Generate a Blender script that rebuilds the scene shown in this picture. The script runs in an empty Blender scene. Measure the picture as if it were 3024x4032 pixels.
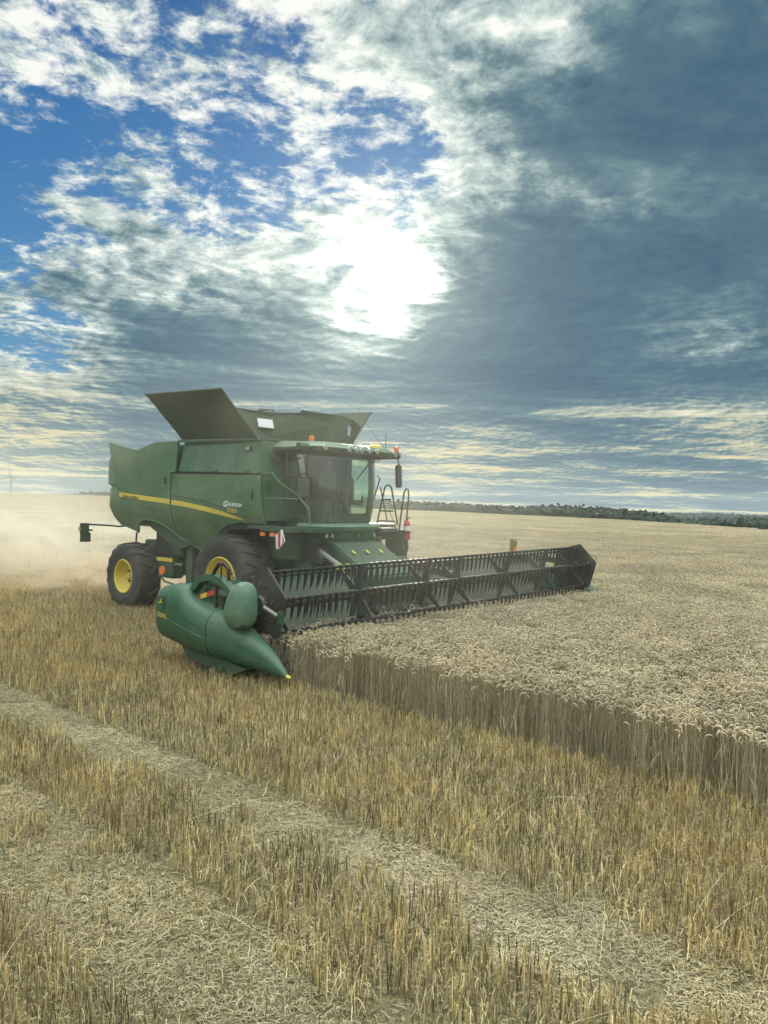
import bpy, bmesh, math, random
from math import sin, cos, pi, radians, atan2, hypot, exp, floor
from mathutils import Vector, Matrix, noise as mn

random.seed(7)
D = bpy.data
scene = bpy.context.scene

# ------------------------------------------------------------------ camera
H = 2.63
cd = D.cameras.new("camera"); cam = D.objects.new("camera", cd)
scene.collection.objects.link(cam)
cd.sensor_fit = 'VERTICAL'; cd.sensor_height = 36.0; cd.lens = 3028/4032*36
cd.clip_start = 0.05; cd.clip_end = 20000
cam.location = (0, 0, H)
ROLL = radians(1.5); PITCH = radians(-0.53)
cam.matrix_world = (Matrix.Translation((0, 0, H)) @ Matrix.Rotation(pi/2 + PITCH, 4, 'X') @ Matrix.Rotation(ROLL, 4, 'Z'))
scene.camera = cam
scene.view_settings.view_transform = 'Standard'
scene.view_settings.look = 'None'
scene.view_settings.exposure = 0.0
scene.view_settings.gamma = 1.0
scene.cycles.max_bounces = 8
scene.cycles.volume_bounces = 1
scene.cycles.volume_step_rate = 2.0
scene.cycles.transparent_max_bounces = 12

# ------------------------------------------------------------------ node helper
class N:
    def __init__(s, nt):
        s.nt = nt; s.n = nt.nodes; s.l = nt.links
    def _set(s, sock, v):
        if isinstance(v, bpy.types.NodeSocket): s.l.new(v, sock)
        elif v is not None:
            if hasattr(sock.default_value, '__len__') and not hasattr(v, '__len__'):
                sock.default_value = [v]*len(sock.default_value)
            else:
                if hasattr(v, '__len__') and hasattr(sock.default_value, '__len__') and len(sock.default_value) == 4 and len(v) == 3: v = (*v, 1)
                sock.default_value = v
    def m(s, op, a, b=None, c=None, clamp=False):
        n = s.n.new('ShaderNodeMath'); n.operation = op; n.use_clamp = clamp
        for i, v in enumerate((a, b, c)):
            if v is not None: s._set(n.inputs[i], v)
        return n.outputs[0]
    def vm(s, op, a, b=None, scale=None):
        n = s.n.new('ShaderNodeVectorMath'); n.operation = op
        s._set(n.inputs[0], a)
        if b is not None: s._set(n.inputs[1], b)
        if scale is not None: s._set(n.inputs[3], scale)
        return n.outputs[1] if op in ('LENGTH', 'DOT_PRODUCT', 'DISTANCE') else n.outputs[0]
    def sep(s, v):
        n = s.n.new('ShaderNodeSeparateXYZ'); s.l.new(v, n.inputs[0]); return n.outputs
    def comb(s, x, y, z):
        n = s.n.new('ShaderNodeCombineXYZ')
        for i, v in enumerate((x, y, z)): s._set(n.inputs[i], v)
        return n.outputs[0]
    def noise(s, vec, scale, detail=6, rough=.55, dist=0.0, lac=2.0, w=None):
        n = s.n.new('ShaderNodeTexNoise')
        if w is not None: n.noise_dimensions = '4D'; n.inputs['W'].default_value = w
        if vec is not None: s.l.new(vec, n.inputs['Vector'])
        n.inputs['Scale'].default_value = scale; n.inputs['Detail'].default_value = detail
        n.inputs['Roughness'].default_value = rough; n.inputs['Distortion'].default_value = dist
        n.inputs['Lacunarity'].default_value = lac
        return n.outputs[0]
    def mr(s, v, a, b, c=0., d=1., kind='SMOOTHSTEP'):
        n = s.n.new('ShaderNodeMapRange'); n.interpolation_type = kind
        for i, x in enumerate((v, a, b, c, d)): s._set(n.inputs[i], x)
        return n.outputs[0]
    def mix(s, f, a, b, blend='MIX'):
        n = s.n.new('ShaderNodeMix'); n.data_type = 'RGBA'; n.blend_type = blend; n.clamp_factor = True
        s._set(n.inputs[0], f); s._set(n.inputs[6], a); s._set(n.inputs[7], b); return n.outputs[2]
    def ramp(s, f, stops, interp='LINEAR'):
        n = s.n.new('ShaderNodeValToRGB'); r = n.color_ramp; r.interpolation = interp
        while len(r.elements) < len(stops): r.elements.new(0.5)
        for e, (p, c) in zip(r.elements, stops):
            e.position = p; e.color = (*c, 1) if len(c) == 3 else c
        s.l.new(f, n.inputs[0]); return n.outputs[0]

def srgb(r, g, b):
    f = lambda c: ((c/255+.055)/1.055)**2.4 if c/255 > .04045 else c/255/12.92
    return (f(r), f(g), f(b))

# ------------------------------------------------------------------ sky (world): Nishita + cloud deck laid out by azimuth and elevation
SUN_AZ, SUN_EL = radians(-0.6), radians(16.2)
# each row: one elevation band; C = cloud cover, T = cloud tone (0 slate .. 9 white) for 16 azimuths
SKY_C = ["3 6 8 4 8 9 9 9 9 9 9 8 7 9 8 9", "9 8 8 8 9 6 8 9 9 9 9 8 9 9 9 9", "9 8 8 8 8 5 9 9 8 9 9 9 9 9 9 9",
 "1 3 5 6 5 3 8 8 7 9 9 9 9 9 9 9", "3 1 6 7 3 3 7 8 8 9 9 9 9 9 9 9", "1 4 6 4 4 4 4 7 5 9 9 9 9 9 9 9",
 "1 6 9 9 8 8 8 9 8 9 9 9 9 9 9 9", "2 7 8 9 9 9 9 9 9 9 9 9 9 9 9 9", "9 9 9 9 9 9 9 9 9 9 9 9 9 9 9 9",
 "5 6 9 9 9 9 9 9 9 9 9 9 9 9 9 9", "9 8 9 9 9 9 9 9 9 9 9 9 9 9 9 9", "9 9 9 9 9 9 9 9 9 9 9 9 9 9 9 9",
 "9 9 9 9 9 9 9 9 9 9 9 9 9 9 9 9", "9 9 9 9 9 9 9 9 9 9 9 9 9 9 9 9"]
SKY_T = ["7 8 8 7 6 7 8 8 8 8 7 8 4 6 5 3", "8 9 8 8 7 8 8 9 8 7 7 8 3 2 2 3", "8 8 8 8 8 8 9 9 7 8 5 6 5 2 1 2",
 "7 7 7 7 8 7 8 8 8 8 5 3 2 2 2 2", "7 7 7 8 8 7 8 9 9 8 5 3 2 2 2 2", "7 8 6 8 8 8 8 9 8 8 6 5 5 4 3 3",
 "8 8 6 4 6 8 8 9 9 7 4 4 4 3 2 2", "8 8 7 7 7 7 7 9 9 6 4 3 2 2 2 3", "5 4 6 7 7 5 4 9 9 5 3 2 3 3 4 3",
 "7 7 6 3 3 4 5 8 5 3 2 2 2 5 6 4", "6 5 6 4 2 3 3 4 4 3 2 1 2 2 3 3", "6 6 4 3 3 3 3 3 3 3 3 3 4 5 5 5",
 "6 6 5 4 4 4 4 4 6 6 6 5 5 5 5 5", "4 4 4 4 4 4 4 4 5 5 5 4 5 5 4 4"]
SKY_C = [[int(v)/9 for v in r.split()] for r in SKY_C]; SKY_T = [[int(v)/9 for v in r.split()] for r in SKY_T]
def sky_tab(tab, az, t, out):
    """value of the table in the direction azimuth az, tan(elevation) t"""
    if abs(az) > radians(36): return out
    u = math.tan(az); v = t/cos(az)
    c, s = cos(ROLL), sin(ROLL)
    v -= math.tan(PITCH)
    uu, vv = u*c+v*s, -u*s+v*c
    X = (1512+uu*3028)/1.823/110; Y = (2016-vv*3028)/1.823/80
    X = min(max(X, 0), 14.999); Y = min(max(Y, 0), 12.999)
    i, j = int(X), int(Y); a, b = X-i, Y-j
    r = (tab[j][i]*(1-a)+tab[j][i+1]*a)*(1-b)+(tab[j+1][i]*(1-a)+tab[j+1][i+1]*a)*b
    k = min(max((abs(az)-radians(27))/radians(9), 0), 1)
    return r*(1-k)+out*k
world = D.worlds.new("World"); scene.world = world; world.use_nodes = True
W = N(world.node_tree); W.n.clear()
tc = W.n.new('ShaderNodeTexCoord'); dirv = tc.outputs['Generated']
dirn = W.vm('NORMALIZE', dirv); dx, dy, dz = W.sep(dirn)
hor = W.m('MAXIMUM', W.m('SQRT', W.m('ADD', W.m('MULTIPLY', dx, dx), W.m('MULTIPLY', dy, dy))), 1e-4)
azn = W.m('ARCTAN2', dx, dy); tel = W.m('DIVIDE', dz, hor)
zz = W.m('ADD', W.m('MAXIMUM', dz, 0.0), 0.13)
P = W.comb(W.m('DIVIDE', dx, zz), W.m('DIVIDE', dy, zz), 0.0)
# warp the lookup a little so that the table never shows
warp = W.n.new('ShaderNodeTexNoise'); W.l.new(P, warp.inputs['Vector']); warp.inputs['Scale'].default_value = 2.6; warp.inputs['Detail'].default_value = 4
wr, wg, wb = W.sep(warp.outputs['Color'])
el_atten = W.mr(tel, 0.0, 0.25, 0.15, 1.0, 'LINEAR')
az2 = W.m('ADD', azn, W.m('MULTIPLY', W.m('SUBTRACT', wr, 0.5), 0.10))
te2 = W.m('ADD', tel, W.m('MULTIPLY', W.m('MULTIPLY', W.m('SUBTRACT', wg, 0.5), 0.11), el_atten))
azf = W.m('DIVIDE', W.m('ADD', az2, radians(38)), radians(76), clamp=True)
ELS = [0.0, .028, .06, .095, .13, .165, .205, .245, .29, .335, .38, .425, .475, .53, .60, .70]
cur = None
NAZ = 27
for k, t in enumerate(ELS):
    st = []
    for i in range(NAZ):
        f = i/(NAZ-1); az = radians(-38+76*f)
        st.append((f, (sky_tab(SKY_C, az, t, .8), sky_tab(SKY_T, az, t, .75), 0)))
    col = W.ramp(azf, st, 'EASE' if False else 'LINEAR')
    if cur is None: cur = col
    else: cur = W.mix(W.mr(te2, ELS[k-1], t, 0, 1, 'LINEAR'), cur, col)
cC, cT, _ = W.sep(cur)
# behind and above the viewer the unseen deck is evened and boosted as fill light
Pd = W.vm('MULTIPLY', P, (1.0, 1.0, 1.0))
def cloudfield(vec):
    a = W.noise(vec, 3.4, 9, .66, .35); c = W.noise(vec, 10.0, 7, .66, .45, w=3.1)
    return W.m('ADD', W.m('MULTIPLY', a, .50), W.m('MULTIPLY', c, .50)), a, c
cC = W.m('ADD', cC, W.m('MULTIPLY', W.m('MAXIMUM', W.m('SUBTRACT', cC, .88), 0.), W.mr(cT, .3, .75, 12.0, 3.0)))
det, n1, n2 = cloudfield(Pd)
# the same field a little nearer the sun gives the lit and shaded sides of each puff
SP = (sin(SUN_AZ)*cos(SUN_EL)/(sin(SUN_EL)+.13), cos(SUN_AZ)*cos(SUN_EL)/(sin(SUN_EL)+.13), 0)
tos = W.vm('SCALE', W.vm('NORMALIZE', W.vm('SUBTRACT', SP, P)), scale=.045)
det2, _a, _b = cloudfield(W.vm('ADD', Pd, tos))
n3 = W.noise(W.vm('MULTIPLY', P, (.8, 1.5, 1)), 1.7, 7, .6, .2, w=7.7)
n4 = W.noise(Pd, 26.0, 4, .6, .3, w=1.7)
fine = W.m('MULTIPLY', W.m('SUBTRACT', n4, .5), .9)
v = W.m('ADD', W.m('ADD', cC, W.m('MULTIPLY', W.m('SUBTRACT', det, .505), 4.3)), fine)
alpha = W.mr(v, .38, 1.05)
edge = W.m('MULTIPLY', W.mr(v, .45, .75), W.m('SUBTRACT', 1.0, W.mr(v, .85, 1.4)))
thin = W.mr(tel, .05, .2, .55, 1.0, 'LINEAR')
lit = W.m('MULTIPLY', W.m('SUBTRACT', det, det2), W.m('MULTIPLY', thin, W.mr(cT, .25, .75, .9, 4.2)))
tonev = W.m('ADD', cT, W.m('MULTIPLY', W.m('SUBTRACT', n3, .5), W.mr(cT, .2, .6, .85, 1.5)))
tonev = W.m('ADD', W.m('ADD', tonev, lit), W.m('MULTIPLY', fine, .25))
tonev = W.m('ADD', tonev, W.m('MULTIPLY', edge, W.mr(cT, .3, .7, 0, .14)))
tonev = W.m('SUBTRACT', tonev, W.m('MULTIPLY', W.mr(v, 1.2, 2.0), .12))
# thin bright streaks low over the horizon
sv = W.comb(W.m('MULTIPLY', az2, 3.2), W.m('MULTIPLY', W.m('POWER', W.m('MAXIMUM', tel, 0.0005), .8), 42.0), 0)
stk = W.noise(sv, 1.0, 6, .62, .7, w=5.5)
lowband = W.mr(tel, .12, .20, 1, 0)
stm = W.m('MULTIPLY', W.mr(stk, .50, .66), lowband)
tonev = W.m('ADD', tonev, W.m('MULTIPLY', stm, .42)); tonev = W.m('SUBTRACT', tonev, W.m('MULTIPLY', W.m('MULTIPLY', W.mr(stk, .5, .36), lowband), .12))
cloud = W.ramp(W.m('MULTIPLY_ADD', tonev, .80, .04, clamp=True), [(0.0, srgb(60, 96, 120)), (.22, srgb(80, 113, 132)), (.40, srgb(108, 138, 146)), (.56, srgb(152, 173, 176)), (.76, srgb(196, 211, 208)), (.90, srgb(228, 237, 230)), (1.0, srgb(250, 252, 245))])
# warm light on the low streaks
warm = W.m('MULTIPLY', W.mr(tel, .04, .19, 1, 0), W.mr(tonev, .40, .80))
cloud = W.mix(W.m('MULTIPLY', warm, .9), cloud, srgb(236, 220, 160))
# clear sky: Nishita
sky = W.n.new('ShaderNodeTexSky'); sky.sky_type = 'NISHITA'; sky.sun_disc = False
sky.sun_elevation = SUN_EL; sky.sun_rotation = SUN_AZ; sky.air_density = 1.0; sky.dust_density = .3; sky.ozone_density = 4.0
clear = W.mix(1.0, W.vm('SCALE', sky.outputs[0], scale=0.085), (.62, .80, 1.0), 'MULTIPLY')
clear = W.mix(.82, clear, W.ramp(W.m('MULTIPLY', tel, 1.5, clamp=True), [(0, srgb(120, 160, 180)), (.25, srgb(80, 142, 184)), (.6, srgb(46, 118, 176)), (1, srgb(32, 94, 158))]))
skyc = W.mix(alpha, clear, cloud)
# glow of the veiled sun
sd = (sin(SUN_AZ)*cos(SUN_EL), cos(SUN_AZ)*cos(SUN_EL), sin(SUN_EL))
ang = W.m('ARCCOSINE', W.m('MINIMUM', W.vm('DOT_PRODUCT', dirn, sd), .99999))
angw = W.m('ADD', ang, W.m('MULTIPLY', W.m('SUBTRACT', n1, .50), -.30))
core = W.mr(angw, radians(0.3), radians(4.4), 1, 0)
halo = W.m('EXPONENT', W.m('MULTIPLY', ang, -1/radians(5.2)))
gl = W.m('ADD', W.m('MULTIPLY', core, 1.3), W.m('MULTIPLY', halo, .58))
skyc = W.vm('ADD', skyc, W.vm('SCALE', W.comb(.97, 1.0, .80), scale=gl))
back = W.mr(dy, -.05, -.6, 1.0, 1.5)      # unseen sky behind the viewer, brightened as fill light on the scene
up = W.mr(dz, .58, .85, 1.0, 5.4)  # unseen overhead sky boosted to light the field from above
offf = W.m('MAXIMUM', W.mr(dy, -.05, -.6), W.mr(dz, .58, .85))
skyc = W.mix(W.m('MULTIPLY', offf, .7), skyc, (.62, .62, .56))  # unseen sky pulled to one pale warm tint for the fill
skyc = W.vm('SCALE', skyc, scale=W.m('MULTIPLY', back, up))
low = W.mr(dz, -.02, 0.0)
skyc = W.mix(low, srgb(128, 140, 128), skyc)
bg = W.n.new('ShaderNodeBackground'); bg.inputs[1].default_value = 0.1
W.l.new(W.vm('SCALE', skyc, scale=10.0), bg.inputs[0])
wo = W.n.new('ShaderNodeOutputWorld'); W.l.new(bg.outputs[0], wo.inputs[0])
world.cycles.sampling_method = 'MANUAL'; world.cycles.sample_map_resolution = 1024

sun = D.lights.new("sun", 'SUN'); so = D.objects.new("sun", sun); scene.collection.objects.link(so)
sun.energy = 3.0; sun.angle = radians(8); sun.color = (1, .93, .78)
so.rotation_euler = Vector(sd).to_track_quat('Z', 'Y').to_euler()

# ------------------------------------------------------------------ materials
def principled(name, col, rough=.5, metal=0., spec=.5, coat=0.):
    m = D.materials.new(name); m.use_nodes = True; nt = N(m.node_tree)
    b = m.node_tree.nodes['Principled BSDF']
    b.inputs['Base Color'].default_value = (*col, 1); b.inputs['Roughness'].default_value = rough
    b.inputs['Metallic'].default_value = metal; b.inputs['Specular IOR Level'].default_value = spec
    b.inputs['Coat Weight'].default_value = coat
    return m, nt, b
def dusty(name, col, rough=.4, dust=.35, dustcol=(.34, .32, .24), metal=0., spec=.5, coat=0., bump=.0):
    m, nt, b = principled(name, col, rough, metal, spec, coat)
    tc = nt.n.new('ShaderNodeTexCoord'); o = tc.outputs['Object']
    a = nt.noise(o, 1.3, 6, .6); c = nt.noise(o, 9, 6, .65)
    g = nt.n.new('ShaderNodeNewGeometry'); nz = nt.sep(g.outputs['Normal'])[2]
    f = nt.m('ADD', nt.m('MULTIPLY', nt.mr(nt.m('ADD', nt.m('MULTIPLY', a, .65), nt.m('MULTIPLY', c, .35)), .36, .68), dust), nt.m('MULTIPLY', nt.m('MAXIMUM', nz, 0.), dust*.45), clamp=True)
    nt.l.new(nt.mix(f, col, dustcol), b.inputs['Base Color'])
    nt.l.new(nt.m('ADD', nt.m('MULTIPLY', f, .5), rough, clamp=True), b.inputs['Roughness'])
    if bump:
        bn = nt.n.new('ShaderNodeBump'); bn.inputs['Strength'].default_value = bump; bn.inputs['Distance'].default_value = .01
        nt.l.new(c, bn.inputs['Height']); nt.l.new(bn.outputs[0], b.inputs['Normal'])
    return m
M = {}
M['green'] = dusty('green_paint', (.024, .112, .048), .30, .42, (.24, .26, .17), coat=.3)
M['greend'] = dusty('green_frame', (.014, .060, .027), .5, .4, (.16, .18, .12))
M['divider'] = dusty('green_plastic', (.009, .080, .038), .40, .32, (.17, .21, .15), coat=.05)
M['pod'] = dusty('pale_green_plastic', (.05, .145, .085), .45, .5, (.22, .28, .21))
M['tank'] = dusty('tank_cover', (.026, .055, .030), .7, .35, (.16, .16, .11))
M['yellow'] = dusty('yellow_paint', (.62, .50, .045), .4, .3, (.45, .42, .22))
M['bar'] = dusty('bar_steel', (.05, .05, .05), .22, .15, (.12, .12, .10), metal=.7, spec=.8)
M['olive'] = dusty('olive_plate', (.16, .17, .03), .5, .3)
M['black'] = dusty('black_steel', (.028, .027, .024), .35, .45, (.16, .15, .12), spec=.6)
M['tine'] = dusty('black_tine', (.013, .013, .012), .5, .25, (.09, .08, .06))
M['rubber'] = dusty('tyre_rubber', (.018, .019, .022), .75, .5, (.13, .125, .11), bump=.8)
M['grey'] = dusty('grey_steel', (.30, .32, .30), .35, .35, metal=.6)
M['pan'] = dusty('draper_sheet', (.11, .145, .115), .5, .6, (.24, .25, .19))
M['dark'] = dusty('dark_interior', (.015, .018, .017), .8, .4, (.08, .08, .06))
M['white'] = dusty('white_mark', (.75, .78, .8), .5, .15)
M['red'] = dusty('red_paint', (.45, .030, .020), .4, .2)
M['deck'] = dusty('steel_deck', (.5, .5, .46), .35, .3, metal=.5)
M['cabtrim'] = dusty('cab_trim', (.05, .052, .048), .7, .3)
M['seat'] = dusty('seat_fabric', (.10, .095, .085), .9, .3)
m, nt, b = principled('amber_lens', (.70, .20, .04), .3); b.inputs['Emission Color'].default_value = (1, .22, .02, 1); b.inputs['Emission Strength'].default_value = .04; M['amber'] = m
m, nt, b = principled('lamp_lens', (.38, .40, .40), .2, .6); M['lens'] = m
m, nt, b = principled('mirror_glass', (.10, .11, .11), .25, .8); M['mirror'] = m
# glass: green tinted, dusty
m = D.materials.new('tinted_glass'); m.use_nodes = True; nt = N(m.node_tree); nt.n.clear()
tr = nt.n.new('ShaderNodeBsdfTransparent'); tr.inputs[0].default_value = (.70, .86, .76, 1)
gl = nt.n.new('ShaderNodeBsdfGlossy'); gl.inputs['Roughness'].default_value = .06; gl.inputs[0].default_value = (.9, .95, 1, 1)
df = nt.n.new('ShaderNodeBsdfDiffuse'); df.inputs[0].default_value = (.30, .34, .27, 1)
lw = nt.n.new('ShaderNodeLayerWeight'); lw.inputs[0].default_value = .5; frv = nt.m('MULTIPLY_ADD', nt.m('POWER', lw.outputs['Facing'], 5.0), .82, .09)
tcn = nt.n.new('ShaderNodeTexCoord')
dn = nt.mr(nt.noise(tcn.outputs['Object'], 2.2, 6, .6), .35, .75, .03, .18)
m1 = nt.n.new('ShaderNodeMixShader'); nt.l.new(frv, m1.inputs[0]); nt.l.new(tr.outputs[0], m1.inputs[1]); nt.l.new(gl.outputs[0], m1.inputs[2])
m2 = nt.n.new('ShaderNodeMixShader'); nt.l.new(dn, m2.inputs[0]); nt.l.new(m1.outputs[0], m2.inputs[1]); nt.l.new(df.outputs[0], m2.inputs[2])
ou = nt.n.new('ShaderNodeOutputMaterial'); nt.l.new(m2.outputs[0], ou.inputs[0]); M['glass'] = m
m = m.copy(); m.name = 'coated_glass'; M['sideglass'] = m
_ms = [n for n in m.node_tree.nodes if n.type == 'MIX_SHADER'][0]; m.node_tree.links.remove(_ms.inputs[0].links[0]); _ms.inputs[0].default_value = .38
m = D.materials.new('clear_pane'); m.use_nodes = True; nt = N(m.node_tree); nt.n.clear()
tr = nt.n.new('ShaderNodeBsdfTranslucent'); tr.inputs[0].default_value = (.9, .9, .86, 1)
t2 = nt.n.new('ShaderNodeBsdfTransparent'); t2.inputs[0].default_value = (.9, .92, .9, 1)
m1 = nt.n.new('ShaderNodeMixShader'); m1.inputs[0].default_value = .55; nt.l.new(tr.outputs[0], m1.inputs[1]); nt.l.new(t2.outputs[0], m1.inputs[2])
ou = nt.n.new('ShaderNodeOutputMaterial'); nt.l.new(m1.outputs[0], ou.inputs[0]); M['pane'] = m

# ------------------------------------------------------------------ mesh builder
class MB:
    def __init__(s): s.v = []; s.f = []
    def add(s, vs, fs):
        o = len(s.v); s.v += [tuple(v) for v in vs]; s.f += [tuple(i+o for i in f) for f in fs]; return s
    def box(s, c, d, R=None):
        x, y, z = d[0]/2, d[1]/2, d[2]/2
        vs = [Vector((a*x, b*y, e*z)) for a in (-1, 1) for b in (-1, 1) for e in (-1, 1)]
        if R is not None: vs = [R @ v for v in vs]
        vs = [v+Vector(c) for v in vs]
        return s.add(vs, [(0, 1, 3, 2), (4, 6, 7, 5), (0, 4, 5, 1), (2, 3, 7, 6), (0, 2, 6, 4), (1, 5, 7, 3)])
    def beam(s, a, b, w, h=None, up=(0, 0, 1)):
        a, b = Vector(a), Vector(b); h = h or w; d = (b-a).normalized(); u = Vector(up)
        if abs(d.dot(u)) > .98: u = Vector((1, 0, 0))
        sx = d.cross(u).normalized(); sy = sx.cross(d).normalized(); vs = []
        for p in (a, b):
            for i, j in ((-1, -1), (1, -1), (1, 1), (-1, 1)): vs.append(p+sx*i*w/2+sy*j*h/2)
        return s.add(vs, [(0, 1, 2, 3), (7, 6, 5, 4), (0, 4, 5, 1), (1, 5, 6, 2), (2, 6, 7, 3), (3, 7, 4, 0)])
    def tube(s, pts, r, n=8, caps=True):
        pts = [Vector(p) for p in pts]; rs = r if hasattr(r, '__len__') else [r]*len(pts)
        prev = None; rings = []
        for i, p in enumerate(pts):
            d = (pts[min(i+1, len(pts)-1)]-pts[max(i-1, 0)]).normalized()
            if prev is None:
                u = Vector((0, 0, 1)) if abs(d.z) < .9 else Vector((1, 0, 0)); a = d.cross(u).normalized()
            else:
                a = (prev - d*prev.dot(d)).normalized()
            prev = a; b = d.cross(a)
            rings.append([p+(a*cos(2*pi*k/n)+b*sin(2*pi*k/n))*rs[i] for k in range(n)])
        vs = [v for r_ in rings for v in r_]; fs = []
        for i in range(len(pts)-1):
            for k in range(n): fs.append((i*n+k, i*n+(k+1) % n, (i+1)*n+(k+1) % n, (i+1)*n+k))
        if caps: fs.append(tuple(range(n-1, -1, -1))); fs.append(tuple((len(pts)-1)*n+k for k in range(n)))
        return s.add(vs, fs)
    def lathe(s, prof, c, axis='Y', n=48, closed=False):
        """prof: list of (radius, along)"""
        vs = []; m = len(prof)
        for k in range(n):
            t = 2*pi*k/n
            for r, a in prof:
                if axis == 'Y': vs.append((c[0]+r*cos(t), c[1]+a, c[2]+r*sin(t)))
                elif axis == 'X': vs.append((c[0]+a, c[1]+r*cos(t), c[2]+r*sin(t)))
                else: vs.append((c[0]+r*cos(t), c[1]+r*sin(t), c[2]+a))
        fs = []
        for k in range(n):
            for i in range(m if closed else m-1):
                j = (i+1) % m
                fs.append((k*m+i, k*m+j, ((k+1) % n)*m+j, ((k+1) % n)*m+i))
        return s.add(vs, fs)
    def prism(s, poly, a, b, axis='Y'):
        """polygon in the plane normal to axis, from a to b (poly pts = the two other coords)"""
        mk = {'Y': lambda p, t: (p[0], t, p[1]), 'X': lambda p, t: (t, p[0], p[1]), 'Z': lambda p, t: (p[0], p[1], t)}[axis]
        n = len(poly); vs = [mk(p, a) for p in poly]+[mk(p, b) for p in poly]
        fs = [tuple(range(n)), tuple(range(2*n-1, n-1, -1))]+[(i, n+i, n+(i+1) % n, (i+1) % n) for i in range(n)]
        return s.add(vs, fs)
    def loft(s, rings, caps=True):
        n = len(rings[0]); vs = [v for r in rings for v in r]; fs = []
        for i in range(len(rings)-1):
            for k in range(n): fs.append((i*n+k, i*n+(k+1) % n, (i+1)*n+(k+1) % n, (i+1)*n+k))
        if caps: fs.append(tuple(range(n-1, -1, -1))); fs.append(tuple((len(rings)-1)*n+k for k in range(n)))
        return s.add(vs, fs)
    def build(s, name, mat, parent=None, bevel=0., smooth=False, segs=2, fn=None, kind=None, label=None):
        me = D.meshes.new(name); me.from_pydata(s.v, [], s.f)
        bm = bmesh.new(); bm.from_mesh(me); bmesh.ops.delete(bm, geom=[v for v in bm.verts if not v.link_faces], context='VERTS'); bmesh.ops.recalc_face_normals(bm, faces=bm.faces)
        if bevel:
            es = [e for e in bm.edges if len(e.link_faces) == 2 and e.calc_face_angle(0) > .5]
            bmesh.ops.bevel(bm, geom=es, offset=bevel, segments=segs, affect='EDGES', clamp_overlap=True)
        if fn:
            for v in bm.verts: v.co = fn(v.co)
        if smooth:
            for f in bm.faces: f.smooth = True
            for e in bm.edges:
                if len(e.link_faces) == 2 and e.calc_face_angle(0) > radians(38): e.smooth = False
        bm.to_mesh(me); bm.free()
        ob = D.objects.new(name, me); scene.collection.objects.link(ob)
        me.materials.append(M[mat] if isinstance(mat, str) else mat)
        if parent: ob.parent = parent
        if kind: ob['kind'] = kind
        if label: ob['label'] = label
        return ob
def empty(name, loc=(0, 0, 0), rz=0., parent=None):
    e = D.objects.new(name, None); scene.collection.objects.link(e); e.location = loc; e.rotation_euler = (0, 0, rz)
    e.empty_display_size = .2
    if parent: e.parent = parent
    return e
def tag(o, label, cat, group=None):
    o['label'] = label; o['category'] = cat
    if group: o['group'] = group
    return o
def text_mesh(body, size, shear=0., bold=0.0):
    c = D.curves.new('lettering', 'FONT'); c.body = body; c.size = size; c.shear = shear; c.offset = bold; c.resolution_u = 3
    o = D.objects.new('lettering', c); scene.collection.objects.link(o)
    bpy.context.view_layer.update()
    me = D.meshes.new_from_object(o.evaluated_get(bpy.context.evaluated_depsgraph_get()))
    vs = [tuple(v.co) for v in me.vertices]; fs = [tuple(p.vertices) for p in me.polygons]
    D.objects.remove(o); D.curves.remove(c); D.meshes.remove(me)
    return vs, fs

# ------------------------------------------------------------------ the combine harvester: local x forward, y to its left, z up
HEAD = radians(40.7)
FV = Vector((cos(HEAD), -sin(HEAD), 0)); LV = Vector((sin(HEAD), cos(HEAD), 0))
ORG = Vector((-3.31, 15.6, 0))+1.75*LV
def L2W(x, y, z): return ORG+FV*x+LV*y+Vector((0, 0, z))
def W2L(X, Y): d = Vector((X, Y, 0))-ORG; return d.dot(FV), d.dot(LV)
comb = tag(empty('combine_harvester', ORG, -HEAD), 'green and yellow combine harvester cutting wheat with its grain tank covers open', 'combine harvester')

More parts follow.
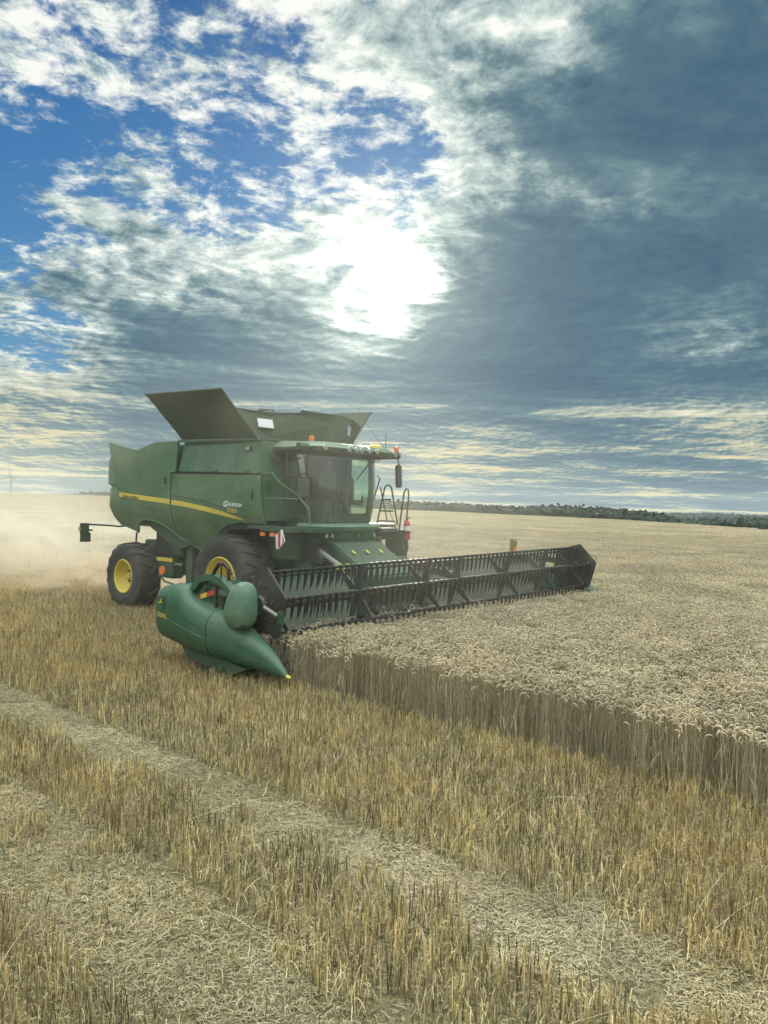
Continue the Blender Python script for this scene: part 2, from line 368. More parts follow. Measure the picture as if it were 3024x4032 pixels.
def bulge(x, z, s=-1, off=0.):
    """lateral position of the body skin"""
    y = 1.56+.05*(1-((x+1.7)/3.2)**2)+.03*(1-((z-2.9)/1.0)**2)
    if z > 2.7: y += .10*(z-2.7)*min(max((-1.85-x)/1.4, 0), 1)
    if z < 2.42: y -= .34*(2.42-z)**1.3
    return s*(y+off)
def panel(name, poly, mat, s, parent, thick=.05, off=0., bev=.012, cuts=True, label=None, lean=0., z0=3.):
    bm = bmesh.new(); vs = [bm.verts.new((p[0], 0, p[1])) for p in poly]; f = bm.faces.new(vs)
    g = bmesh.ops.extrude_face_region(bm, geom=[f]); nv = [e for e in g['geom'] if isinstance(e, bmesh.types.BMVert)]
    for v in nv: v.co.y = -thick*s
    if cuts:
        for z in (1.6, 1.75, 1.9, 2.05, 2.2, 2.3, 2.42, 2.6, 2.9, 3.2, 3.5, 3.8):
            bmesh.ops.bisect_plane(bm, geom=bm.verts[:]+bm.edges[:]+bm.faces[:], plane_co=(0, 0, z), plane_no=(0, 0, 1))
        for i in range(24):
            bmesh.ops.bisect_plane(bm, geom=bm.verts[:]+bm.edges[:]+bm.faces[:], plane_co=(-4.9+i*.25, 0, 0), plane_no=(1, 0, 0))
    for v in bm.verts: v.co.y += bulge(v.co.x, v.co.z, s, off)+s*lean*max(v.co.z-z0, 0)
    bmesh.ops.recalc_face_normals(bm, faces=bm.faces)
    if bev:
        es = [e for e in bm.edges if len(e.link_faces) == 2 and e.calc_face_angle(0) > .9]
        bmesh.ops.bevel(bm, geom=es, offset=bev, segments=2, affect='EDGES', clamp_overlap=True)
    for f in bm.faces: f.smooth = True
    for e in bm.edges:
        if len(e.link_faces) == 2 and e.calc_face_angle(0) > radians(32): e.smooth = False
    me = D.meshes.new(name); bm.to_mesh(me); bm.free(); me.materials.append(M[mat])
    o = D.objects.new(name, me); scene.collection.objects.link(o); o.parent = parent
    if label: o['label'] = label
    return o
REAR = [(-4.5, 3.97), (-3.21, 3.74), (-2.6, 3.90), (-1.76, 3.91), (-1.78, 3.25), (-1.97, 3.22), (-1.96, 2.6), (-1.93, 2.0), (-1.86, 1.79), (-2.05, 1.9), (-2.27, 2.01), (-2.6, 2.12), (-3.02, 2.17), (-3.25, 2.12), (-3.47, 1.98), (-3.57, 1.84), (-4.25, 1.99), (-4.45, 2.16), (-4.56, 2.41), (-4.12, 2.44), (-4.12, 2.78), (-4.2, 2.85)]
FRONT = [(-1.93, 3.2), (.96, 3.15), (1.02, 2.8), (1.08, 2.2), (.32, 2.19), (-.07, 2.12), (-.30, 2.02), (-.47, 1.9), (-.68, 1.65), (-.93, 1.48), (-1.15, 1.5), (-1.4, 1.6), (-1.83, 1.77), (-1.90, 2.0), (-1.93, 2.6)]
UPPER = [(-1.72, 3.90), (.86, 3.84), (.94, 3.19), (-1.74, 3.25)]
FRONT_L = [(-1.93, 3.2), (.45, 3.16), (.45, 2.2), (.32, 2.19)]+FRONT[5:]
for s in (-1, 1):
    cutx = (lambda P_: [(min(x, .45), z) for x, z in P_]) if s > 0 else (lambda P_: P_)
    rp = panel('rear_side_panel', REAR, 'green', s, comb, lean=0)
    fp = panel('front_side_panel', FRONT if s < 0 else FRONT_L, 'green', s, comb)
    up_ = panel('tank_side_panel', UPPER if s < 0 else cutx(UPPER), 'green', s, comb, off=-.035, lean=-.16, z0=3.2)
    MB().tube([(-1.76, bulge(-1.76, 3.9, s, -.03), 3.915), (.88 if s < 0 else .47, bulge(.88, 3.84, s, -.03), 3.86)], .028).build('tank_rail', 'green', up_)
    # wheel arch lips
    lip = [(-3.57, 1.84), (-3.47, 1.98), (-3.25, 2.12), (-3.02, 2.17), (-2.6, 2.12), (-2.27, 2.01), (-1.86, 1.79), (-1.4, 1.6), (-.93, 1.48)]
    MB().tube([(x, bulge(x, z, s, -.015), z) for x, z in lip], .03).build('arch_lip', 'green', rp, smooth=True)
    MB().tube([(-3.57, s*1.45, 1.84), (-3.62, s*1.44, 1.55), (-3.64, s*1.4, 1.3)], .022).build('fender_stay', 'black', rp)
    # seams
    MB().tube([(x, bulge(x, z, s, .001), z) for x, z in [(-1.945, 3.2), (-1.945, 2.6), (-1.915, 2.0), (-1.845, 1.78)]], .011, 6).build('panel_seam', 'dark', fp)
    MB().tube([(x, bulge(x, z, s, -.004), z) for x, z in [(-4.1, 2.56), (-3.95, 2.50), (-3.4, 2.47), (-2.6, 2.42), (-2.0, 2.38)]], .012, 6).build('pressed_groove', 'greend', rp)
    MB().tube([(x, bulge(x, z, s, -.006), z) for x, z in [(-1.92, 2.72), (-1.24, 2.67), (-.6, 2.60), (-.13, 2.5), (.44, 2.39)]+([(1.04, 2.27)] if s < 0 else [])], .016, 6).build('pressed_groove', 'greend', fp)
    MB().tube([(x, bulge(x, z, s, -.012), z) for x, z in [(-1.95, 3.225), (-.5, 3.2), (.44, 3.18)]+([(.96, 3.17)] if s < 0 else [])], .012, 6).build('panel_seam', 'dark', fp)
    for xr in (-1.2, -.9, -.35, .2): MB().tube([(xr, bulge(xr, z, s, -.0355-.16*max(z-3.2, 0)), z) for z in (3.24, 3.5, 3.8)], .005, 5).build('pressed_rib', 'green', up_)
    for xr, zr in ((-2.15, 3.05), (.80, 2.75)): MB().box((xr, bulge(xr, zr, s, .012), zr), (.05, .03, .16)).build('door_latch', 'black', comb, bevel=.008)
    for xr in (-1.4, -.4, .6 if s < 0 else .3): MB().box((xr, bulge(xr, 3.2, s, -.0), 3.235), (.12, .04, .03)).build('hinge', 'greend', comb)
    # yellow stripe, one piece per panel
    top = [(-4.1, 2.77), (-3.6, 2.735), (-3.04, 2.70), (-2.5, 2.665), (-1.97, 2.63), (-1.91, 2.62), (-1.5, 2.59), (-1.14, 2.55), (-.71, 2.505), (-.29, 2.44), (.12, 2.36), (.35, 2.305), (.55, 2.245)]
    bot = [(-4.1, 2.66), (-3.6, 2.625), (-3.04, 2.59), (-2.5, 2.56), (-1.97, 2.525), (-1.91, 2.515), (-1.5, 2.485), (-1.14, 2.45), (-.71, 2.40), (-.29, 2.345), (.12, 2.29), (.35, 2.265), (.55, 2.24)]
    for lo, hi, par in ((0, 5, rp), (5, 13, fp)):
        g = MB(); n = hi-lo
        vs = [(x, bulge(x, z, s, .006), z) for x, z in top[lo:hi]]+[(x, bulge(x, z, s, .006), z) for x, z in bot[lo:hi]]
        g.add(vs, [(i, i+1, n+i+1, n+i) for i in range(n-1)])
        g.build('yellow_stripe', 'yellow', par)
    def letters(body, x0, z0, size, slope, mat, par, shear=0., bold=0., name='lettering', wscale=1.):
        vs, fs = text_mesh(body, size, shear, bold); w = max(v[0] for v in vs)*wscale
        out = []
        for v in vs:
            u = v[0]*wscale
            x = x0+u if s < 0 else x0+w-u
            z = z0+v[1]+slope*(x-x0)
            out.append((x, bulge(x, z, s, .010), z))
        MB().add(out, fs).build(name, mat, par)
    letters('JOHN DEERE', -3.95, 2.642, .095, -.066, 'dark', rp, bold=.003, wscale=1.3)
    letters('G', -.10, 2.515, .17, -.05, 'white', fp, shear=.35, bold=.006, wscale=1.15)
    letters('GUENON', .06, 2.535, .10, -.06, 'white', fp, shear=.3, bold=.0025, wscale=1.0)
    letters('S780i', .04, 2.405, .11, -.06, 'yellow', fp, shear=.15, bold=.002, wscale=1.25)
    sx = .54 if s < 0 else .3
    q = MB().box((sx, bulge(.54, 3.69, s, -.10), 3.69), (.15, .06, .10)).build('side_lamp', 'black', up_, bevel=.01)
    MB().box((sx, bulge(.54, 3.69, s, -.065), 3.69), (.11, .012, .07)).build('lens', 'lens', q)
# rear hood with rounded corners
def rrect(x0, x1, hw, r, z, seg=5):
    pts = []
    for cx, cy, a0 in ((x1-.02, hw-.02, 0), (x0+r, hw-r, 90), (x0+r, -hw+r, 180), (x1-.02, -hw+.02, 270)):
        rr = .02 if cx > x0+r+.01 else r
        for k in range(seg+1):
            a = radians(a0+90*k/seg); pts.append((cx+rr*cos(a), cy+rr*sin(a), z))
    return pts
rings = [rrect(-4.55, -1.98, 1.28, .3, 1.98), rrect(-4.85, -1.98, 1.40, .34, 2.2), rrect(-5.02, -1.98, 1.5, .36, 2.42), rrect(-5.0, -1.98, 1.50, .36, 2.84), rrect(-4.95, -1.98, 1.46, .34, 2.90), rrect(-5.08, -1.98, 1.52, .38, 2.97),
         rrect(-5.08, -1.98, 1.52, .38, 3.5), rrect(-5.04, -1.98, 1.5, .38, 3.62), rrect(-4.92, -1.98, 1.40, .34, 3.69)]
MB().loft(rings).build('rear_hood', 'green', comb, smooth=True)
g = MB().box((-5.02, 0, 2.5), (.10, 1.7, .3)).box((-5.07, 0, 3.25), (.06, 1.5, .35)); g.build('rear_grille', 'dark', comb, bevel=.02)
for s in (-1, 1):
    arm = MB().tube([(-4.3, s*1.25, 1.96), (-4.55, s*1.35, 1.93), (-4.68, s*1.5, 1.95), (-4.7, s*2.05, 1.98)], .022).build('marker_arm', 'black', comb, smooth=True)
    MB().box((-4.70, s*2.16, 1.89), (.05, .22, .24)).box((-4.70, s*2.09, 1.84), (.04, .28, .04)).build('marker_housing', 'greend', arm, bevel=.01)
    MB().box((-4.70, s*2.13, 1.67), (.025, .26, .22)).build('marker_board', 'tank', arm)
    MB().box((-4.70, s*2.28, 1.88), (.06, .03, .09)).build('marker_lens', 'amber', arm)
# main body core, tank front wall, engine deck
MB().prism([(-2.0, 1.5), (.44, 2.2), (.44, 3.84), (-2.0, 3.84), (-3.4, 3.66), (-3.4, 2.1), (-2.6, 1.75)], -1.38, 1.38).build('body_core', 'greend', comb)
MB().prism([(.40, -1.5), (.9, -1.5), (1.0, -.97), (1.0, .80), (.45, 1.5), (.40, 1.5)], 2.25, 3.84, 'Z').build('tank_front_wall', 'green', comb, bevel=.02)
g = MB().box((-3.2, 0, 3.74), (2.3, 2.6, .10)).box((-2.3, .5, 3.80), (.5, .6, .08)).box((-3.7, -.3, 3.79), (.4, .7, .06)); g.build('engine_deck', 'dark', comb)
MB().box((-3.0, .4, 3.84), (.3, .5, .16)).build('air_intake', 'greend', comb, bevel=.03)
# lower frame, axles, threshing body
MB().prism([(-3.9, 1.3), (-3.0, 1.0), (-1.9, .75), (.4, .75), (.9, 1.2), (.9, 2.25), (-3.2, 2.15), (-3.9, 1.9)], -.72, .72).build('threshing_body', 'greend', comb, bevel=.02)
MB().box((0, 0, .98), (.42, 2.2, .40)).box((0, -.95, 1.0), (.6, .2, .6)).box((0, .95, 1.0), (.6, .2, .6)).build('front_axle', 'greend', comb, bevel=.03)
MB().box((-3.65, 0, .86), (.25, 2.3, .24)).box((-3.55, 0, 1.2), (.4, .8, .5)).build('rear_axle', 'greend', comb, bevel=.03)
MB().box((-4.5, .15, 1.35), (.5, 1.3, .5)).box((-4.8, 0, 1.12), (.3, 1.6, .15)).box((-4.5, .5, 1.8), (.5, .7, .5)).build('straw_chopper', 'greend', comb, bevel=.03)
for s in (-1, 1):
    fr_ = MB().box((-2.56, s*1.18, 1.06), (.62, .3, .46)).build('fuel_box', 'greend', comb, bevel=.03)
    MB().box((-2.57, s*1.34, 1.25), (.62, .02, .085)).build('yellow_band', 'yellow', fr_)
    MB().lathe([(0, -.03), (.10, -.03), (.10, .02), (.085, .035), (0, .04)], (-2.58, s*1.38, 1.0), n=24).build('round_reflector', 'amber', fr_, smooth=True)
    MB().tube([(-2.76, s*1.36, .88), (-2.5, s*1.36, .86), (-2.42, s*1.36, .92)], .018).build('lamp_bracket', 'pod', fr_)
    MB().box((-2.04, s*1.33, 1.18), (.30, .02, .05)).build('sticker', 'pan', fr_)
    MB().box((-1.72, s*1.1, 1.25), (.26, .35, 1.0)).box((-1.25, s*1.0, 1.25), (.5, .4, .9)).box((-2.2, s*1.12, 1.62), (.5, .3, .5)).build('side_frame', 'greend', comb, bevel=.02)
    MB().tube([(-2.55, s*1.42, .86), (-2.4, s*1.44, .77), (-1.7, s*1.46, .70), (-1.45, s*1.46, .66), (-1.40, s*1.46, .55)], .022).tube([(-2.0, s*1.3, .74), (-1.2, s*1.3, .72)], .025).build('step_rail', 'greend', comb, smooth=True)
    MB().box((-2.55, s*1.0, 1.75), (.95, .5, .5)).box((-2.2, s*.9, 1.4), (.9, .3, .9)).build('wheel_well', 'dark', comb)
    # front mudguard
    MB().prism([(.95, 2.18), (.3, 2.17), (-.1, 2.1), (-.5, 1.85), (-.85, 1.5), (-.95, 1.3), (-.88, 1.3), (-.75, 1.5), (-.42, 1.8), (0, 2.04), (.95, 2.1)], s*.8, s*1.5).build('mudguard', 'dark', comb)

# wheels
def wheel(x, r, w, rimr, s, yo, nl):
    c = (x, s*(yo-w/2), r)
    e = empty('wheel', c, 0, comb); hw = w/2
    prof = [(rimr, -hw*.88), (rimr+.03, -hw*.95), ((rimr+r)/2, -hw), (r-.12, -hw*.97), (r-.055, -hw*.86), (r-.04, -hw*.5), (r-.035, 0), (r-.04, hw*.5), (r-.055, hw*.86), (r-.12, hw*.97), ((rimr+r)/2, hw), (rimr+.03, hw*.95), (rimr, hw*.88), (rimr-.01, 0)]
    g = MB().lathe(prof, (0, 0, 0), n=72, closed=True)
    for k in range(nl):
        for side in (-1, 1):
            t0 = 2*pi*(k+(.5 if side > 0 else 0))/nl; rows = []
            # curved chevron lug from centre line to shoulder and down the sidewall
            for q, (ya, ro, dt) in enumerate([(-.06, r, 0.0), (.45, r-.004, .11), (.86, r-.03, .20), (.99, r-.13, .235)]):
                rows.append((ya*hw*side, ro, t0+dt, .030+.006*q, r-.06-(.09 if q == 3 else 0)))
            rings = []
            for (yy, ro, t, hw_, ri) in rows:
                dtt = hw_/r; yo_ = yy*1.012
                rings.append([(ri*cos(t-dtt*1.3), yy, ri*sin(t-dtt*1.3)), (ro*cos(t-dtt), yo_, ro*sin(t-dtt)), (ro*cos(t+dtt), yo_, ro*sin(t+dtt)), (ri*cos(t+dtt*1.3), yy, ri*sin(t+dtt*1.3))])
            g.loft(rings)
    g.build('tyre', 'rubber', e, smooth=True)
    o = s*hw
    prof = [(rimr+.015, o*.93), (rimr-.005, o*.97), (rimr-.03, o*.90), (rimr-.045, o*.55), (rimr-.09, o*.30), (rimr*.62, o*.12), (rimr*.42, o*.20), (rimr*.40, o*.28), (rimr*.2, o*.30), (rimr*.18, o*.48), (0.0, o*.50)]
    rm = MB().lathe(prof, (0, 0, 0), n=48)
    rm.lathe([(rimr+.015, -o*.93), (rimr-.03, -o*.9), (rimr-.05, o*.1)], (0, 0, 0), n=48)
    rim = rm.build('rim', 'yellow', e, smooth=True)
    bm_ = MB().lathe([(0, 0), (.02, 0), (.02, -o*.08)], (0, 0, 0), n=6).build('wheel_bolt', 'dark', e); nb = 0
    def put(src, loc, first):
        q = src if first else D.objects.new(src.name.split('.')[0], src.data)
        if not first: scene.collection.objects.link(q); q.parent = e
        q.location = loc
    for k in range(10):
        a = 2*pi*k/10; put(bm_, (rimr*.31*cos(a), o*.34, rimr*.31*sin(a)), k == 0)
    sm_ = MB().box((0, 0, 0), (.09, .03, .04)).build('rim_slot', 'dark', e)
    for k, (u, vv) in enumerate([(-.3, .34), (.2, .34), (-.5, .12), (.45, .12), (-.45, -.14), (.45, -.14), (-.25, -.36), (.25, -.36)]):
        put(sm_, (u*rimr*.45, o*.25, vv*rimr*.9), k == 0)
    return e
for s in (-1, 1):
    wheel(0, .975, .78, .50, s, 1.76, 20)
    wheel(-3.65, .80, .60, .385, s, 1.76, 18)

# grain tank covers
def quad_plate(pts, t=.03):
    p = [Vector(q) for q in pts]; n = (p[1]-p[0]).cross(p[-1]-p[0]).normalized()*t
    k = len(p); return MB().add([*p, *[q+n for q in p]], [tuple(range(k)), tuple(range(2*k-1, k-1, -1))]+[(i, (i+1) % k, k+(i+1) % k, k+i) for i in range(k)])
tk = empty('grain_tank_cover', (0, 0, 3.85), 0, comb)
def TK(x, y, z): return (x, y, z-3.85)
for s in (-1, 1):
    A = (-2.14, s*2.2, 4.88); B = (.50, s*2.2, 4.80); F_ = (.87 if s < 0 else .55, s*(1.57 if s < 0 else 1.42), 3.87); E_ = (-1.66, s*1.57, 3.94)
    fl = quad_plate([TK(*E_), TK(*F_), TK(*B), TK(*A)], .03*s).build('side_flap', 'tank', tk, bevel=.006)
    MB().tube([TK(*A), TK(*B)], .022).build('flap_edge', 'tank', fl)
zf = lambda y: 4.47+.01*y
F0 = Vector((.87, 0, 3.87)); 
fr_ = quad_plate([TK(.87, -1.57, 3.86), TK(.64, 1.25, 3.86), TK(.60, 1.42, 4.56), TK(.62, 1.2, 4.60), TK(.66, -.20, 4.60), TK(.66, -.26, 4.53), TK(.66, -1.2, 4.44), TK(.63, -1.94, 4.46)], -.03).build('front_flap', 'tank', tk)
quad_plate([TK(.64, 1.25, 3.86), TK(.60, 1.40, 4.0), TK(.56, 1.75, 4.42), TK(.60, 1.42, 4.56)], .02).build('corner_gusset', 'dark', tk)
MB().box(TK(.79, -1.30, 4.20), (.02, .40, .19), Matrix.Rotation(radians(-17), 3, 'Y')).build('tank_window', 'white', fr_, bevel=.008, label='window pane in the front tank cover, painted white for the bright sky in it')  # opaque white stands in for the sky showing in the pane
MB().box(TK(.80, 1.12, 4.26), (.02, .10, .26), Matrix.Rotation(radians(-25), 3, 'X') @ Matrix.Rotation(radians(-17), 3, 'Y')).build('corner_window', 'lens', fr_)  # tilted window pane; its bright reflection is put into a metallic lens colour
quad_plate([TK(-1.66, 1.57, 3.93), TK(-1.66, -1.57, 3.93), TK(-1.9, -1.94, 4.5), TK(-1.9, 1.94, 4.5)], -.03).build('rear_flap', 'tank', tk)
MB().tube([TK(.7, -.9, 4.0), TK(-.4, -.2, 4.55), TK(-.9, 0, 4.64)], .12, 12).box(TK(-.55, -.15, 4.62), (.28, .2, .12)).build('filling_auger', 'tank', tk)
MB().box((-.4, 0, 3.86), (2.5, 3.0, .02)).build('grain_tank_floor', 'dark', comb)

# cab
cab = empty('cab', (0, 0, 2.2), 0, comb)
def CB(x, y, z): return (x, y, z-2.2)
def plan(hw, x0, xs, xf, n=14):
    """cab outline from rear right round the front to rear left"""
    pts = [(x0, -hw), ((x0+xs)/2, -hw)]
    for k in range(n+1):
        a = -pi/2+pi*k/n; pts.append((xs+(xf-xs)*max(cos(a), 0)**.62, hw*(abs(sin(a))**.75)*(1 if a > 0 else -1)))
    pts += [((x0+xs)/2, hw), (x0, hw)]
    return pts
pb = plan(.88, 1.02, 1.45, 1.98); pm = plan(.95, 1.02, 1.45, 2.10); pt = plan(.97, 1.02, 1.42, 2.02)
rows = [(pb, 2.24), (plan(.92, 1.02, 1.45, 2.05), 2.5), (pm, 2.95), (pt, 3.60)]
n = len(pb); g = MB(); vs = []
for p, z in rows: vs += [CB(x, y, z) for x, y in p]
g.add(vs, [(j*n+i, j*n+i+1, (j+1)*n+i+1, (j+1)*n+i) for j in range(3) for i in range(3, n-4)])
g.build('windshield', 'glass', cab, smooth=True)
for s, rng in ((-1, (0, 1, 2)), (1, (n-4, n-3, n-2))):
    g = MB(); g.add(vs, [(j*n+i, j*n+i+1, (j+1)*n+i+1, (j+1)*n+i) for j in range(3) for i in rng])
    g.build('side_window', 'sideglass' if s < 0 else 'glass', cab, smooth=True)
def post(i, w=.05):
    return [CB(rows[j][0][i][0]-.02, rows[j][0][i][1]*.985, rows[j][1]) for j in range(4)]
for i in (3, n-4): MB().tube(post(i), .038 if i == 3 else .055, 8).build('cab_post', 'cabtrim', cab, smooth=True)
for i in (0, n-1): MB().tube(post(i), .06, 8).build('cab_post', 'greend', cab, smooth=True)
MB().prism([(p[0]*.99, p[1]*.98) for p in pb], -.06, .06, 'Z').build('cab_floor', 'greend', cab)
MB().box(CB(1.03, 0, 2.9), (.04, 1.7, 1.4)).build('cab_rear_wall', 'dark', cab)
# interior
st = MB().box(CB(1.42, .05, 2.72), (.46, .48, .14)).box(CB(1.22, .05, 3.03), (.14, .46, .62)).box(CB(1.22, .05, 3.42), (.11, .26, .20)).box(CB(1.42, -.27, 2.86), (.40, .10, .10)).box(CB(1.40, .05, 2.45), (.35, .35, .45)).build('driver_seat', 'seat', cab, bevel=.04, smooth=True)
MB().box(CB(1.44, .62, 2.66), (.35, .3, .12)).box(CB(1.3, .62, 2.95), (.1, .3, .5)).build('passenger_seat', 'seat', cab, bevel=.03)
cl = MB().tube([CB(1.86, .05, 2.3), CB(1.76, .05, 2.82)], .05).build('steering_column', 'cabtrim', cab)
g = MB(); g.tube([Vector(CB(1.75, .05, 2.85))+Vector((.05*sin(t)*1.0, .19*cos(t), .18*sin(t))) for t in [2*pi*k/20 for k in range(21)]], .016, 6); g.build('steering_wheel', 'dark', cl)
MB().box(CB(1.70, -.55, 3.0), (.05, .24, .34)).tube([CB(1.5, -.5, 2.7), CB(1.68, -.55, 2.9)], .02).build('display_screen', 'cabtrim', cab, bevel=.01)
MB().box(CB(1.78, .0, 2.33), (.35, 1.3, .22)).box(CB(1.55, -.62, 2.45), (.7, .35, .5)).build('cab_console', 'cabtrim', cab, bevel=.04)
# roof
def rp_(hw, x0, x1, r, z, sh=0):
    pts = []
    for cx, cy, a0 in ((x1-r, hw-r, 0), (x0+.1, hw-.1, 90), (x0+.1, -hw+.1, 180), (x1-r, -hw+r, 270)):
        rr = r if cx > 1.2 else .1
        for k in range(7):
            a = radians(a0+90*k/6); x = cx+rr*cos(a); y = cy+rr*sin(a)
            pts.append(CB(x+(.16*(1-(y/hw)**2) if x > 1.5 else 0), y, z))
    return pts
rf = MB().loft([rp_(.96, 1.0, 1.9, .25, 3.60), rp_(1.22, .95, 2.12, .25, 3.64), rp_(1.26, .93, 2.16, .25, 3.72), rp_(1.20, .95, 2.08, .3, 3.80), rp_(.95, 1.1, 1.8, .3, 3.85)]).build('cab_roof', 'green', cab, smooth=True)
MB().loft([rp_(1.0, 1.4, 2.0, .2, 3.59), rp_(1.23, 1.3, 2.135, .25, 3.655), rp_(1.0, 1.4, 2.0, .2, 3.66)]).build('roof_underside', 'cabtrim', rf, smooth=True)
for s in (-1, 1):
    MB().tube([CB(1.85, s*1.12, 3.68), CB(1.98, s*1.3, 3.70), CB(1.95, s*1.48, 3.70)], .075, 8).build('lamp_arm', 'greend', rf, smooth=True)
    if s > 0:
        ma = MB().tube([CB(1.95, 1.46, 3.68), CB(1.97, 1.48, 3.55), CB(1.99, 1.5, 3.46)], .014).build('mirror_arm', 'black', cab)
        MB().box(CB(1.98, 1.48, 3.26), (.06, .20, .50), Matrix.Rotation(radians(4), 3, 'X')).build('mirror', 'black', ma, bevel=.025, smooth=True)
ma = MB().tube([CB(1.35, -1.2, 3.62), CB(1.38, -1.24, 3.3), CB(1.40, -1.22, 3.16), CB(1.60, -1.1, 3.17), CB(1.66, -1.05, 3.06)], .014).build('mirror_arm', 'black', cab)
q = MB().box(CB(1.68, -1.08, 2.93), (.07, .30, .42), Matrix.Rotation(radians(-25), 3, 'Z')).build('mirror', 'black', ma, bevel=.03, smooth=True)
MB().box(CB(1.712, -1.095, 2.93), (.02, .25, .37), Matrix.Rotation(radians(-25), 3, 'Z')).build('mirror_glass', 'mirror', q)
for y, z in ((-.22, 3.70), (-.07, 3.70), (.16, 3.705), (.40, 3.71), (1.07, 3.71), (-.42, 3.70), (-1.0, 3.70), (1.28, 3.71)):
    xx = 2.165+.14*(1-min((y/1.2)**2, 1)); xx = min(xx, 2.30) if abs(y) < 1.1 else 2.03
    q = MB().lathe([(0, 0), (.06, 0), (.055, .02), (0, .03)], CB(xx-.01, y, z), 'X', n=16).build('work_light', 'lens', rf, smooth=True)
def beacon(x, y, z):
    q = MB().lathe([(0, 0), (.06, 0), (.06, .03), (.045, .05), (0, .05)], CB(x, y, z), 'Z', 20).build('beacon', 'black', rf, smooth=True)
    MB().lathe([(.052, .045), (.055, .06), (.055, .13), (.048, .155), (0, .16)], CB(x, y, z), 'Z', 20).build('beacon_lens', 'amber', q, smooth=True)
beacon(1.52, -.72, 3.82); beacon(1.96, 1.40, 3.74)
MB().lathe([(0, .09), (.08, .085), (.14, .06), (.16, .02), (.16, 0)], CB(1.98, .68, 3.80), 'Z', 24).build('satellite_receiver', 'yellow', rf, smooth=True)
MB().tube([CB(1.95, 1.06, 3.78), CB(1.95, 1.06, 4.15)], .008, 5).build('antenna', 'black', rf)
MB().tube([CB(2.1, .82, 3.82), CB(1.9, .5, 4.3), CB(1.75, .35, 4.65)], .004, 4).build('antenna', 'black', rf)
wp = MB().tube([CB(2.16, .42, 3.55), CB(2.16, .20, 3.36), CB(2.17, -.02, 3.16)], .012, 6).build('wiper_arm', 'black', cab)
MB().tube([CB(2.17, .36, 3.55), CB(2.18, -.1, 3.10)], .009, 5).tube([CB(2.14, .5, 3.52), CB(2.17, .30, 3.42)], .02, 6).build('wiper_blade', 'black', wp)
vs, fs = text_mesh('GUENON', .10, .3)
w_ = max(v[0] for v in vs)
MB().add([CB(2.105-.12*abs((v[0]-.0))**2, .30+v[0], 3.50+v[1]) for v in vs], fs).build('lettering', 'cabtrim', cab)
# front valance under the windshield
def val(hw, xf, z): return [(x, y, z) for x, y in [(p[0], p[1]) for p in plan(hw, 1.45, 1.55, xf)]]
vl = MB().loft([val(.70, 1.86, 1.84), val(.88, 2.03, 1.90), val(.93, 2.10, 2.09)]).build('front_valance', 'green', comb, smooth=True)
MB().loft([val(.93, 2.10, 2.06), val(.99, 2.18, 2.10), val(1.01, 2.21, 2.17), val(.96, 2.15, 2.225), val(.7, 2.0, 2.235)]).build('valance_lip', 'pod', vl, smooth=True)
for y in (-.72, -.58, .68): MB().lathe([(0, 0), (.05, 0), (.045, .02), (0, .02)], (2.055-.12*abs(y)**2.5, y, 1.99), 'X', 14).build('headlight', 'lens', vl, smooth=True)

DEER = [(-.5, .02), (-.30, .22), (-.12, .27), (.0, .5), (.05, .72), (-.02, .95), (.10, .78), (.16, .92), (.17, .72), (.36, .58), (.30, .50), (.18, .50), (.20, .28), (.30, .12), (.60, .05), (.62, -.04), (.25, -.02), (.08, -.02), (-.2, -.05), (-.42, -.22), (-.74, -.42), (-.78, -.36), (-.52, -.15)]
def emblem(fn, sc, parent):
    ring_o = []; ring_i = []
    for k in range(28):
        a = 2*pi*k/28; u = cos(a); w = sin(a)
        e = (abs(u)**3.2+abs(w)**3.2)**(-1/3.2); ring_o.append((u*e*.92, w*e*1.0)); ring_i.append((u*e*.82, w*e*.9))
    n = 28
    MB().add([fn(a*sc, b*sc, .001) for a, b in ring_o], [tuple(range(n))]).build('emblem_plate', 'greend', parent)
    q = MB().add([fn(a*sc, b*sc, .004) for a, b in ring_o]+[fn(a*sc, b*sc, .004) for a, b in ring_i], [(i, (i+1) % n, n+(i+1) % n, n+i) for i in range(n)]).build('emblem_border', 'pod', parent)
    MB().add([fn(a*sc*.85, (b-.25)*sc*.85, .005) for a, b in DEER], [tuple(range(len(DEER)))]).build('leaping_deer', 'yellow', parent)
emblem(lambda a, b, o: (2.092+o, .12+a, 1.99+b), .06, vl)

# warning signs and marker lamps either side
for s in (-1, 1):
    MB().box((1.45, s*1.42, 2.10), (.9, .3, .10)).box((1.1, s*1.50, 2.13), (1.0, .06, .08)).box((1.6, s*1.0, 2.1), (1.2, .5, .08)).build('side_platform', 'greend', comb, bevel=.01)
    MB().box((1.16, s*1.62, 2.0), (.12, .05, .07)).box((1.45, s*1.62, 2.0), (.14, .05, .07)).build('marker_lamp', 'amber', comb, bevel=.01)
sg = MB().prism([(-.10, .06), (.08, .18), (.17, -.04), (.0, -.20), (-.07, -.18)], 0, .02).build('warning_board', 'white', comb)
sg.location = (1.78, -1.76, 1.94)
g = MB(); g.add([(-.02, -.004, .11), (.055, -.004, .155), (.055, -.004, -.15), (-.0, -.004, -.19)], [(0, 1, 2, 3)]); g.add([(-.09, -.004, .055), (-.075, -.004, .075), (-.06, -.004, -.17), (-.07, -.004, -.175)], [(0, 1, 2, 3)]); g.add([(.12, -.004, .09), (.165, -.004, -.03), (.12, -.004, -.09)], [(0, 1, 2)])
q = g.build('red_stripes', 'red', sg)
MB().tube([(1.78, -1.5, 2.0), (1.78, -1.74, 2.0)], .02).build('sign_bracket', 'black', comb)
